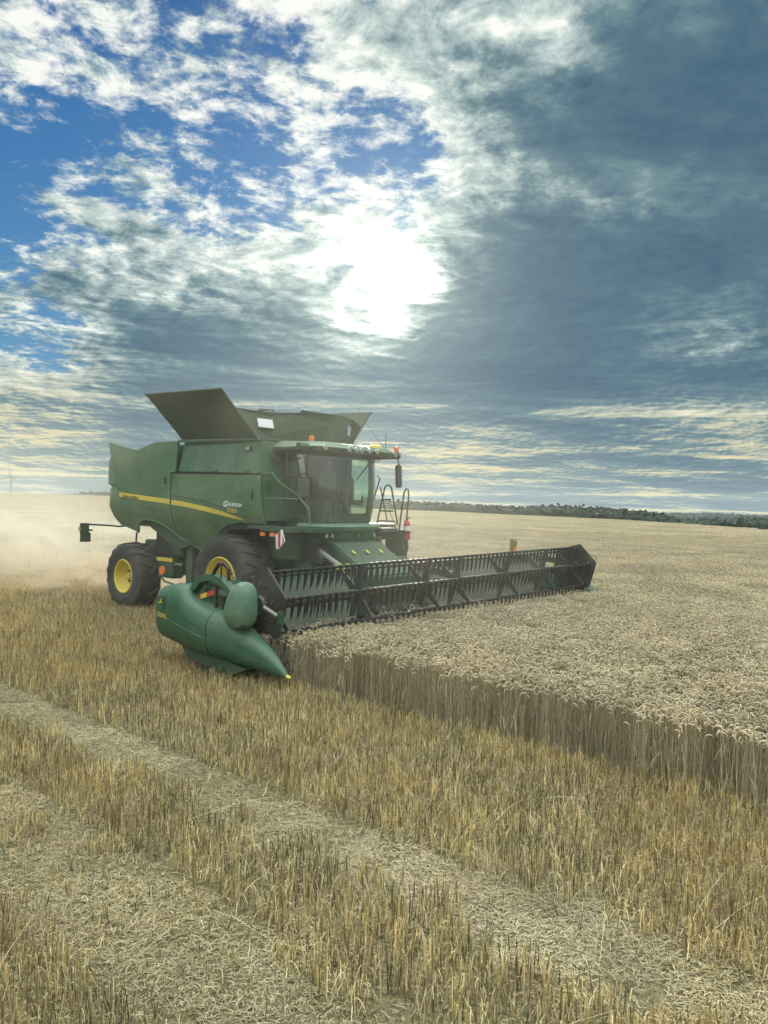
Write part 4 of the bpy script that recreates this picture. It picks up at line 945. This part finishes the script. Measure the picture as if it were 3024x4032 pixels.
def wheat_patch(size, n, seed, detail=2):
    p = PB(); R = random.Random(seed)
    for i in range(n):
        rr_, aa_ = size*.58*math.sqrt(R.random()), R.random()*6.28; x, y = rr_*cos(aa_), rr_*sin(aa_); h = R.gauss(.66, .04)
        tone = min(max(R.gauss(.48, .24), 0), 1); a = R.random()*6.28; lean = R.uniform(0, .07)
        tx, ty = x+cos(a)*lean+R.gauss(0, .01), y+sin(a)*lean+R.gauss(0, .01)
        l = R.uniform(.075, .11); hook = R.uniform(.6, 1.2)
        if detail == 2:
            p.stalk((x+R.gauss(0, .03), y+R.gauss(0, .03), -.01), (tx, ty, h-.03), .0021, min(tone+.12, 1), 3)
            if R.random() < .7:
                aa = R.random()*6.28; z = h*R.uniform(.2, .8); ll = R.uniform(.06, .16)
                p.ribbon([(x+cos(aa)*ll*t, y+sin(aa)*ll*t, z+ll*(.7*t-1.5*t*t)) for t in (0, .25, .5, .75, 1)], .005, tone*.8, aa+pi/2)
        elif detail == 1:
            p.stalk((x, y, .25), (tx, ty, h-.03), .0028, tone*.8, 3)
        pts = []; rs = []; K = 7 if detail == 2 else 5
        for k in range(K):
            t = k/(K-1); th = t*pi*.95*hook; rad = l*.45
            pts.append((tx+cos(a)*rad*(1-cos(th)), ty+sin(a)*rad*(1-cos(th)), h-.03+rad*sin(th)))
            rs.append((.0015, .005, .0064, .0068, .0064, .005, .002)[k] if detail == 2 else (.0025, .007, .008, .007, .003)[k])
        p.curve(pts, rs, min(.45+tone*.35+R.random()*.25, 1), 4 if detail == 2 else 3)
    return p
def wheat_far_patch(size, n, seed):
    p = PB(); R = random.Random(seed)
    for i in range(n):
        x, y = (R.random()-.5)*size, (R.random()-.5)*size; h = R.gauss(.68, .03); a = R.random()*6.28; w = R.uniform(.03, .06)
        tone = min(max(R.gauss(.68, .16), 0), 1)
        p.ribbon([(x-cos(a)*w, y-sin(a)*w, h-.06), (x-cos(a)*w*.4, y-sin(a)*w*.4, h), (x+cos(a)*w*.4, y+sin(a)*w*.4, h), (x+cos(a)*w, y+sin(a)*w, h-.07)], .03, tone, a+pi/2)
        if i % 2 == 0: p.ribbon([(x, y, h-.35), (x, y, h-.03)], .02, tone*.5, R.random()*3)
    return p

def scatter(name, sources, pts, label, cat, kind='stuff', base=None):
    """one object whose geometry nodes place the source patches on its points. pts: (x,y,z,yaw,scale,tilt,idx)"""
    col = D.collections.new(name+'_patches')
    for i, s in enumerate(sources):
        s.name = '%s_patch_%02d' % (name, i); col.objects.link(s)
    me = D.meshes.new(name); me.from_pydata([p[:3] for p in pts], [], [])
    for nm, ty, vals in (('yaw', 'FLOAT', [p[3] for p in pts]), ('size', 'FLOAT', [p[4] for p in pts]), ('hgt', 'FLOAT', [p[5] for p in pts]), ('pick', 'INT', [p[6] for p in pts])):
        a = me.attributes.new(nm, ty, 'POINT'); a.data.foreach_set('value', vals)
    ob = D.objects.new(name, me); scene.collection.objects.link(ob)
    ng = D.node_groups.new(name+'_nodes', 'GeometryNodeTree'); ng.interface.new_socket('Geometry', in_out='INPUT', socket_type='NodeSocketGeometry'); ng.interface.new_socket('Geometry', in_out='OUTPUT', socket_type='NodeSocketGeometry')
    n = ng.nodes; l = ng.links
    gi = n.new('NodeGroupInput'); go = n.new('NodeGroupOutput'); ip = n.new('GeometryNodeInstanceOnPoints'); ci = n.new('GeometryNodeCollectionInfo')
    ci.inputs['Collection'].default_value = col; ci.inputs['Separate Children'].default_value = True; ci.inputs['Reset Children'].default_value = True
    def att(nm, ty):
        a = n.new('GeometryNodeInputNamedAttribute'); a.data_type = ty; a.inputs[0].default_value = nm; return a.outputs[0]
    cx = n.new('ShaderNodeCombineXYZ'); l.new(att('yaw', 'FLOAT'), cx.inputs[2])
    sz = att('size', 'FLOAT'); cs = n.new('ShaderNodeCombineXYZ'); l.new(sz, cs.inputs[0]); l.new(sz, cs.inputs[1]); l.new(att('hgt', 'FLOAT'), cs.inputs[2])
    l.new(gi.outputs[0], ip.inputs['Points']); l.new(ci.outputs[0], ip.inputs['Instance']); ip.inputs['Pick Instance'].default_value = True
    l.new(att('pick', 'INT'), ip.inputs['Instance Index']); l.new(cx.outputs[0], ip.inputs['Rotation']); l.new(cs.outputs[0], ip.inputs['Scale'])
    l.new(ip.outputs[0], go.inputs[0])
    if base is not None:
        pass
    md = ob.modifiers.new('scatter', 'NODES'); md.node_group = ng
    ob['kind'] = kind; ob['label'] = label; ob['category'] = cat
    return ob

def inview(x, y, m=1.0, az=29.5): return y > 0.5 and abs(x) < y*math.tan(radians(az))+m
def latS(x, y): return .652*x+.758*y            # distance across the drilling direction
S0 = latS(ORG.x, ORG.y)                        # = y_local + S0
def is_wheat(x, y):
    a, b = W2L(x, y)
    edge = -3.98+.07*sin(a*1.7)+.05*sin(a*4.1+1)
    if a > 3.85: return b > edge
    return b > 6.0

# standing wheat
src = [wheat_patch(.30, 42, 100+i, 2).build('p', 'wheat_straw') for i in range(8)]
src += [wheat_patch(1.2, 560, 200+i, 1).build('p', 'wheat_straw') for i in range(4)]
src += [wheat_far_patch(5.0, 1500, 300+i).build('p', 'wheat_straw') for i in range(3)]
pts = []; R = random.Random(5)
def grid(step, r0, r1, az=29.5):
    j = 0; y = 0.0
    while y < r1:
        w = y*math.tan(radians(az))+2; x = -w
        while x < w:
            r = hypot(x, y)
            if r0 <= r < r1: yield x, y
            x += step
        y += step
for x, y in grid(.27, 2, 19):
    x += R.uniform(-.09, .09); y += R.uniform(-.09, .09)
    if is_wheat(x, y):
        n_ = mn.noise(Vector((x*.5, y*.5, 0)))
        nr = W2L(x, y)[1] < -3.6
        pts.append((x, y, gz(x, y), R.random()*6.28, 1.0, 1.0+.06*n_+R.gauss(0, .05 if nr else .02), R.randrange(8)))
for x, y in grid(1.0, 19, 72):
    x += R.uniform(-.2, .2); y += R.uniform(-.2, .2)
    if is_wheat(x, y): pts.append((x, y, gz(x, y), R.random()*6.28, 1.05, 1.0+.08*mn.noise(Vector((x*.25, y*.25, 0))), 8+R.randrange(4)))
for x, y in grid(4.2, 72, 420):
    x += R.uniform(-.6, .6); y += R.uniform(-.6, .6)
    if is_wheat(x, y) and hypot(x, y) < interp(math.degrees(atan2(x, y)), RIDGE)*1.15: pts.append((x, y, gz(x, y), R.random()*6.28, 1.1, 1.0+.10*mn.noise(Vector((x*.06, y*.06, 3))), 12+R.randrange(3)))
scatter('standing_wheat', src, pts, 'ripe standing wheat with nodding ears in front of and beyond the harvester', 'wheat')
# closed canopy below the ears, beyond the first rows
m, nt, b = principled('wheat_canopy', (.2, .17, .1), .95, spec=.1)
pos = nt.n.new('ShaderNodeNewGeometry').outputs['Position']
c_ = nt.ramp(nt.m('ADD', nt.m('MULTIPLY', nt.noise(pos, 5, 6, .7), .5), nt.m('MULTIPLY', nt.noise(pos, .15, 5, .6), .5)), [(.38, (.12, .11, .075)), (.5, (.22, .20, .14)), (.62, (.33, .30, .22))])
nt.l.new(c_, b.inputs['Base Color']); bp = nt.n.new('ShaderNodeBump'); bp.inputs['Distance'].default_value = .2; nt.l.new(nt.noise(pos, 6, 6, .7), bp.inputs['Height']); nt.l.new(bp.outputs[0], b.inputs['Normal'])
M['canopy'] = m
g = MB(); st = {}
for az in range(-30, 31):
    for j, r in enumerate([16, 20, 25, 30, 36, 43, 52, 62, 75, 90, 105, 120, 140, 160, 185, 210, 240, 270, 300, 340, 380, 420, 460]):
        x, y = r*sin(radians(az)), r*cos(radians(az)); st[(az, j)] = len(g.v); g.v.append((x, y, gz(x, y)+(.42 if r < 40 else .50)))
for az in range(-30, 30):
    for j in range(22):
        ids = [st[(az, j)], st[(az+1, j)], st[(az+1, j+1)], st[(az, j+1)]]
        ok = all((lambda a, b: (a > 5.2 and b > -2.8) or b > 7.0)(*W2L(g.v[i][0], g.v[i][1])) for i in ids)
        if ok: g.f.append(tuple(ids))
cn = g.build('wheat_canopy', 'canopy'); cn['kind'] = 'stuff'; cn['label'] = 'dense wheat stalks below the ears'; cn['category'] = 'wheat'

# stubble and straw litter
TR = [(4.02, 4.70), (2.20, 3.04)]
def in_track(x, y, pad=0.):
    s = .65*x+.76*y+.10*mn.noise(Vector((x*.7, y*.7, 9)))+.16*mn.noise(Vector((x*3.1, y*3.1, 5)))
    for k, (a, b) in enumerate(TR):
        if a-pad < s < b+pad: return k+1
    return 0
src = [stubble_patch(.25, 22, .10, .20, .75, 400+i).build('p', 'stubble_straw') for i in range(12)]
src += [stubble_patch(.25, 5, .04, .15, .9, 450+i).build('p', 'stubble_straw') for i in range(4)]
src += [stubble_patch(1.0, 300, .11, .20, .25, 480+i, .0042).build('p', 'stubble_straw') for i in range(3)]
pts = []
yawd = -HEAD
a0 = -24
for ia in range(-110, 170):
    for ib in range(-100, 26):
        a, b = ia*.25, ib*.25-3.9; w_ = L2W(a, b, 0); x, y = w_.x, w_.y
        if not inview(x, y, 1.2) or not 1.6 < hypot(x, y) < 22 or is_wheat(x, y): continue
        t = in_track(x, y, .0); rm = mn.noise(Vector((a*2.2, b*.3, 0)))*.13+mn.noise(Vector((x*.8, y*.8, 4)))*.10
        if t == 1:
            if R.random() < .18: pts.append((x, y, 0, R.random()*6.28, 1, .6, 12+R.randrange(4)))
        elif t == 2:
            pts.append((x, y, 0, R.random()*6.28, 1, R.uniform(.5, 1), 12+R.randrange(4)))
            if mn.noise(Vector((x*1.3, y*1.3, 21))) > .38: pts.append((x, y, 0, yawd+pi/2, 1, .85, R.randrange(12)))
        else: pts.append((x, y, 0, yawd+pi/2+R.gauss(0, .03)+R.choice((0, pi)), 1.0, 1.0+rm+R.gauss(0, .05), R.randrange(12)))
for x, y in grid(.95, 22, 60):
    x += R.uniform(-.2, .2); y += R.uniform(-.2, .2)
    if not is_wheat(x, y): pts.append((x, y, gz(x, y), R.random()*6.28, 1, 1.0, 16+R.randrange(3)))
scatter('wheat_stubble', src, pts, 'cut wheat stubble covering the harvested ground', 'stubble')
src = [litter_patch(.6, 220, 500+i, .012).build('p', 'litter_straw') for i in range(4)]+[litter_patch(.6, 1500, 550+i, .022).build('p', 'litter_straw') for i in range(4)]
pts = []
for x, y in grid(.5, 1.8, 20):
    x += R.uniform(-.1, .1); y += R.uniform(-.1, .1)
    if is_wheat(x, y): continue
    t = in_track(x, y, .0); pts.append((x, y, .0, R.random()*6.28, 1, 1, (4 if t else 0)+R.randrange(4)))
scatter('straw_litter', src, pts, 'loose chopped straw lying in the wheel tracks and between the stubble', 'straw')
# long fallen stalks and green weeds
p = PB()
for i in range(40):
    while True:
        y = R.uniform(2.5, 14); x = R.uniform(-1, 1)*y*.6
        if not is_wheat(x, y): break
    a = R.gauss(.4, 1.2); l = R.uniform(.25, .7); z = R.uniform(.03, .2); z2 = R.uniform(.02, .24)
    p.curve([(x, y, z), (x+cos(a)*l*.5, y+sin(a)*l*.5, (z+z2)/2+.02), (x+cos(a)*l, y+sin(a)*l, z2)], [.0018, .0018, .0012], R.uniform(.5, .9), 3)
o = p.build('fallen_stalks', 'litter_straw'); scene.collection.objects.link(o); o['kind'] = 'stuff'; o['label'] = 'long pale stalks fallen across the stubble'; o['category'] = 'straw'
m, nt, b = principled('weed_green', (.06, .10, .035), .6); M['weed'] = m
p = PB()
for i in range(260):
    y = R.uniform(2.6, 11); x = R.uniform(-1, 1)*y*.55
    if not in_track(x, y) and R.random() < .75: continue
    for q in range(R.randrange(3, 8)):
        a = R.random()*6.28; l = R.uniform(.05, .18); w = R.uniform(.1, .9)
        p.ribbon([(x+cos(a)*l*w*t, y+sin(a)*l*w*t, l*(t*1.1-.4*w*t*t)) for t in (0, .33, .66, 1)], .004, .5, a+pi/2)
o = p.build('green_weeds', 'weed'); scene.collection.objects.link(o); o['kind'] = 'stuff'; o['label'] = 'thin green grass blades growing in the wheel tracks'; o['category'] = 'grass'

# ------------------------------------------------------------------ trees
def leafmat(name, c0, c1):
    m, nt, b = principled(name, c0, .8, spec=.2)
    pos = nt.n.new('ShaderNodeNewGeometry').outputs['Position']; oi = nt.n.new('ShaderNodeObjectInfo')
    f = nt.m('ADD', nt.m('MULTIPLY', nt.noise(pos, .25, 5, .65), .7), nt.m('MULTIPLY', oi.outputs['Random'], .3))
    nt.l.new(nt.ramp(f, [(.3, c0), (.65, c1)]), b.inputs['Base Color']); M[name] = m
leafmat('leaves_near', (.007, .019, .010), (.022, .040, .019)); leafmat('leaves_far', (.012, .027, .020), (.028, .048, .032))
m, nt, b = principled('bark', (.06, .05, .04), .9); M['bark'] = m
def crown(g, c, rx, rz, R, n, leaf):
    """leaf clumps spread over and through an uneven crown"""
    sd_ = R.random()*50
    for i in range(n):
        d = Vector((R.gauss(0, 1), R.gauss(0, 1), R.gauss(0, 1))).normalized(); k = (.80+.24*R.random())*(1+.22*mn.noise(d*1.6+Vector((sd_, 0, 0))))
        p = Vector((c[0]+d.x*rx*k, c[1]+d.y*rx*k, c[2]+d.z*rz*k)); 
        nrm = (d+Vector((R.gauss(0, .5), R.gauss(0, .5), R.gauss(0, .5)))).normalized(); a = nrm.orthogonal().normalized(); b = nrm.cross(a); s = leaf*R.uniform(.5, 1.3)
        ph = R.random()*6.28; o = len(g.v); kk = 5
        for q in range(kk):
            t = ph+2*pi*q/kk; rr = s*R.uniform(.6, 1.15); g.v.append(tuple(p+(a*cos(t)+b*sin(t))*rr+nrm*R.uniform(-.25, .25)*s))
        g.v.append(tuple(p+nrm*s*.45)); g.f += [(o+q, o+(q+1) % kk, o+kk) for q in range(kk)]
    # inner mass so that the crown is not see-through everywhere
    bm = bmesh.new(); bmesh.ops.create_icosphere(bm, subdivisions=2, radius=1)
    o = len(g.v)
    for v in bm.verts:
        k = .96*(1+.22*mn.noise(v.co*2+Vector((sd_, 3, 0)))); g.v.append((c[0]+v.co.x*rx*k, c[1]+v.co.y*rx*k, c[2]+v.co.z*rz*k))
    g.f += [tuple(o+v.index for v in f.verts) for f in bm.faces]; bm.free()
def hz(az_deg, r, tanel): return H+r*tanel
def wood(name, label, prof, r0, r1, base, mat, sp, seed, crn=60, tall=11):
    """a wood: rows of crowns whose tops follow prof = [(azimuth, tan elevation of the tree tops)]"""
    R = random.Random(seed); g = MB(); az = prof[0][0]
    while az < prof[-1][0]:
        for k in range(3):
            r = r0+(r1-r0)*k/2+R.uniform(-8, 8); a = az+R.gauss(0, .15)
            top = H+r*(interp(a, prof))+R.gauss(0, .2)-(2-k)*1.2*(r/500); x, y = r*sin(radians(a)), r*cos(radians(a)); gr = gz(x, y)
            h = min(max(top-gr, 3), 26); rx = R.uniform(1.1, 1.7)*sp*r*pi/180; rz = min(h*.5, rx*.8)
            crown(g, (x, y, top-rz), rx, rz, R, crn, rx*.22)
            g.tube([(x, y, gr), (x, y, top-rz)], .3, 5)
            if h > 2.2*rz: crown(g, (x, y, top-rz*2.1), rx*.95, rz*1.1, R, crn//2, rx*.25)
        az += sp*.8
    o = g.build(name, mat); o['kind'] = 'stuff'; o['label'] = label; o['category'] = 'wood'
    return o
wood('wood', 'long dark green wood along the field edge right of the harvester', [(-1.5, .0075), (2.4, .0054), (5, .0046), (7.5, .0035), (10, .0030), (12, .0050), (13.3, .0054), (15, .0045), (17, .0030), (19, .0002), (20.0, -.0022), (20.7, -.0050)], 430, 520, 0, 'leaves_near', .55, 21, 46)
wood('far_wood', 'low far tree line on the right horizon', [(20.0, .0002), (23, .0008), (26, .0002), (29, .001)], 1500, 1700, 0, 'leaves_far', .30, 22, 14)
wood('left_wood', 'dusty dark wood on the left horizon behind the harvester', [(-22.0, .0020), (-21.2, .0055), (-20, .0072), (-17, .0085), (-12, .008)], 520, 600, 0, 'leaves_far', .55, 23, 40)
wood('hedgerow', 'dark belt of trees across the valley on the right', [(21.3, -.0065), (22.3, -.0045), (24, -.0042), (26, -.0030), (29, -.0025)], 640, 700, 0, 'leaves_near', .40, 24, 30)
tg = 'trees beyond the ridge at the right edge'
proto = []
for k, (az, r, te, rx, lab) in enumerate([(23.6, 300, -.0078, 3.0, 'leftmost low tree of the clump beyond the ridge at the right edge'), (24.1, 296, -.0074, 2.9, 'second tree from the left in the clump beyond the ridge'), (24.75, 300, -.0042, 3.6, 'tallest tree of the clump beyond the ridge at the right edge'), (25.4, 305, -.0095, 2.6, 'low bush just right of the tallest tree of the clump'), (26.0, 300, -.0088, 3.0, 'second bush from the right frame edge beyond the ridge'), (26.7, 302, -.0098, 3.2, 'bush cut by the right frame edge beyond the ridge')]):
    x, y = r*sin(radians(az)), r*cos(radians(az)); gr = gz(x, y); top = H+r*te; h = top-gr
    t = tag(empty('tree', (x, y, gr)), lab, 'tree', tg); Rk = random.Random(60+k)
    rz = h*.46
    g = MB(); crown(g, (0, 0, h-rz), rx, rz, Rk, 420, .42); g.build('crown', 'leaves_near', t)
    g = MB().tube([(0, 0, -.5), (.05, 0, h*.3), (0, .1, h*.7)], [.28, .2, .1], 7)
    for q in range(5):
        a = Rk.random()*6.28; g.tube([(0, 0, h*.25), (cos(a)*rx*.4, sin(a)*rx*.4, h*.5), (cos(a)*rx*.7, sin(a)*rx*.7, h*.65)], [.12, .07, .03], 5)
    g.build('trunk', 'bark', t)

# wind turbine far left
m, nt, b = principled('turbine_grey', (.22, .24, .25), .6); M['turb'] = m
az = radians(-25.9); r = 1500
tx, ty = r*sin(az), r*cos(az); hub = H+r*.0215
wt = tag(empty('wind_turbine', (tx, ty, gz(tx, ty))), 'slim wind turbine standing alone on the far left horizon', 'wind turbine')
hh = hub-gz(tx, ty)
MB().tube([(0, 0, 0), (0, 0, hh)], [2.4, 1.5], 12).build('tower', 'turb', wt, smooth=True)
MB().box((0, -1.5, hh+1), (3, 8, 3)).build('nacelle', 'turb', wt, bevel=.4)
for k in range(3):
    a = radians(88+120*k); d = Vector((cos(a), 0, sin(a))); p0 = Vector((0, -6, hh+1)); n_ = Vector((0, 1, 0)).cross(d)
    MB().add([p0+n_*1.2, p0-n_*1.2, p0+d*5-n_*1.3+Vector((0, .3, 0)), p0+d*15-n_*.3, p0+d*15+n_*.3, p0+d*5+n_*.9, p0+Vector((0, 1.0, 0)), p0+d*15+Vector((0, .3, 0))], [(0, 1, 2, 5), (5, 2, 3, 4), (0, 6, 1), (1, 6, 7, 3, 2), (0, 5, 4, 7, 6), (3, 7, 4)]).build('blade', 'turb', wt)

# ------------------------------------------------------------------ dust, haze and an added contrast veil
def volume_box(name, lo, hi, setup, label, rz=0., org=(0, 0, 0)):
    c = [(a+b)/2 for a, b in zip(lo, hi)]; d = [b-a for a, b in zip(lo, hi)]
    m = D.materials.new(name); m.use_nodes = True; nt = N(m.node_tree); nt.n.clear(); setup(nt)
    o = MB().box(c, d).build(name, m); o.location = org; o.rotation_euler = (0, 0, rz)
    o['kind'] = 'stuff'; o['label'] = label; return o, m
def dust(nt):
    tcn = nt.n.new('ShaderNodeTexCoord'); p = tcn.outputs['Object']; x, y, z = nt.sep(p)
    nz = nt.noise(nt.vm('MULTIPLY', p, (.30, .30, .5)), 1.0, 4, .62, .8); nf = nt.noise(nt.vm('MULTIPLY', p, (.65, .65, .95)), 1.0, 5, .68, 1.2, w=2.0)
    dsc = nt.m('ADD', nt.m('MULTIPLY', nz, .55), nt.m('MULTIPLY', nf, .45))
    back_ = nt.m('MULTIPLY', nt.m('ADD', x, 4.6), -1.0)
    hgt = nt.mr(back_, 0, 22, .8, 1.9, 'LINEAR'); wid = nt.mr(back_, 0, 22, 2.6, 7.5, 'LINEAR')
    vz = nt.m('EXPONENT', nt.m('MULTIPLY', nt.m('DIVIDE', nt.m('MAXIMUM', z, 0.), hgt), -1.0))
    yy = nt.m('DIVIDE', y, wid); hy = nt.m('EXPONENT', nt.m('MULTIPLY', nt.m('MULTIPLY', yy, yy), -1.0))
    st_ = nt.mr(back_, -.1, 1.4)
    bill = nt.mr(dsc, .53, .60, .05, 16.0)
    lowd = nt.m('MULTIPLY', nt.mr(nt.m('ADD', z, nt.m('MULTIPLY', nt.m('SUBTRACT', nf, .5), 2.4)), .5, 1.7, 1, 0), bill)
    den = nt.m('MULTIPLY', nt.m('MULTIPLY', st_, hy), nt.m('ADD', nt.m('MULTIPLY', vz, nt.mr(dsc, .40, .60, .10, .9)), lowd))
    den = nt.m('MULTIPLY', nt.m('MULTIPLY', den, nt.mr(z, 5.5, 7.9, 1, 0)), nt.mr(back_, 28, 40, 1, 0))
    pv = nt.n.new('ShaderNodeVolumePrincipled'); pv.inputs['Color'].default_value = (.93, .86, .68, 1); pv.inputs['Anisotropy'].default_value = .5
    nt.l.new(nt.mix(nt.m('MULTIPLY', nt.mr(z, .4, 1.7, 1, 0), .8), (.84, .83, .73), (.70, .60, .44)), pv.inputs['Color'])
    nt.l.new(nt.m('MULTIPLY', den, .30), pv.inputs['Density'])
    o = nt.n.new('ShaderNodeOutputMaterial'); nt.l.new(pv.outputs[0], o.inputs['Volume'])
o, m = volume_box('dust_cloud', (-46, -14, .02), (-4.5, 14, 8), dust, 'pale dust and chaff cloud trailing behind the harvester', -HEAD, ORG)
o['category'] = 'dust'
def veil(nt):  # added volume that lifts the blacks as windscreen glare would
    tcn = nt.n.new('ShaderNodeTexCoord'); p = tcn.outputs['Object']; x, y, z = nt.sep(p)
    n_ = nt.noise(nt.vm('MULTIPLY', p, (.5, .5, .35)), 1.0, 3, .6, .8)
    e_ = nt.m('MULTIPLY', nt.mr(z, 2.5, 5.9, 1, 0), nt.m('MULTIPLY', nt.mr(nt.m('ABSOLUTE', y), 3.0, 6.4, 1, 0), nt.m('MULTIPLY', nt.mr(x, 4.5, 6.9, 1, 0), nt.mr(x, -4.4, -2.5))))
    pv = nt.n.new('ShaderNodeVolumePrincipled'); pv.inputs['Color'].default_value = (.9, .88, .78, 1); pv.inputs['Anisotropy'].default_value = .55
    nt.l.new(nt.m('MULTIPLY', nt.m('MULTIPLY', e_, nt.mr(n_, .38, .62, .25, 1.4)), .019), pv.inputs['Density'])
    o = nt.n.new('ShaderNodeOutputMaterial'); nt.l.new(pv.outputs[0], o.inputs['Volume'])
o, m = volume_box('contrast_veil', (-4.45, -6.5, .03), (7.0, 6.5, 6), veil, 'thin pale volume added around the harvester and its header to lift dark tones', -HEAD, ORG)
o['category'] = 'dust'
p = PB(); R = random.Random(77)
for i in range(2600):
    b_ = R.expovariate(1/4.0); x_ = -4.7-b_; y_ = R.gauss(0, 1.3+.25*b_); z_ = max(.1, 1.25-.10*b_+R.gauss(0, .30+.02*b_))
    w_ = L2W(x_, y_, z_); a = R.random()*6.28; l_ = R.uniform(.01, .05); e_ = R.gauss(0, .6)*l_
    p.ribbon([(w_.x-cos(a)*l_, w_.y-sin(a)*l_, w_.z-e_), (w_.x+cos(a)*l_, w_.y+sin(a)*l_, w_.z+e_)], .008, R.uniform(.3, 1), a+pi/2)
o = p.build('flying_chaff', 'litter_straw'); scene.collection.objects.link(o); o['kind'] = 'stuff'; o['label'] = 'bits of chopped straw thrown out behind the harvester'; o['category'] = 'chaff'
def hz_(nt):
    pv = nt.n.new('ShaderNodeVolumePrincipled'); pv.inputs['Color'].default_value = (.80, .88, .95, 1); pv.inputs['Density'].default_value = .00010; pv.inputs['Anisotropy'].default_value = .2
    o = nt.n.new('ShaderNodeOutputMaterial'); nt.l.new(pv.outputs[0], o.inputs['Volume'])
o, m = volume_box('haze', (-3400, -3400, -60), (3400, 3400, 75), hz_, 'thin summer haze over the fields')
m.cycles.homogeneous_volume = True if hasattr(m.cycles, 'homogeneous_volume') else False

# nothing deeper than thing > part > sub-part
for o in list(scene.objects):
    chain = [o]
    while chain[-1].parent: chain.append(chain[-1].parent)
    if len(chain) > 3: o.parent = chain[-2]
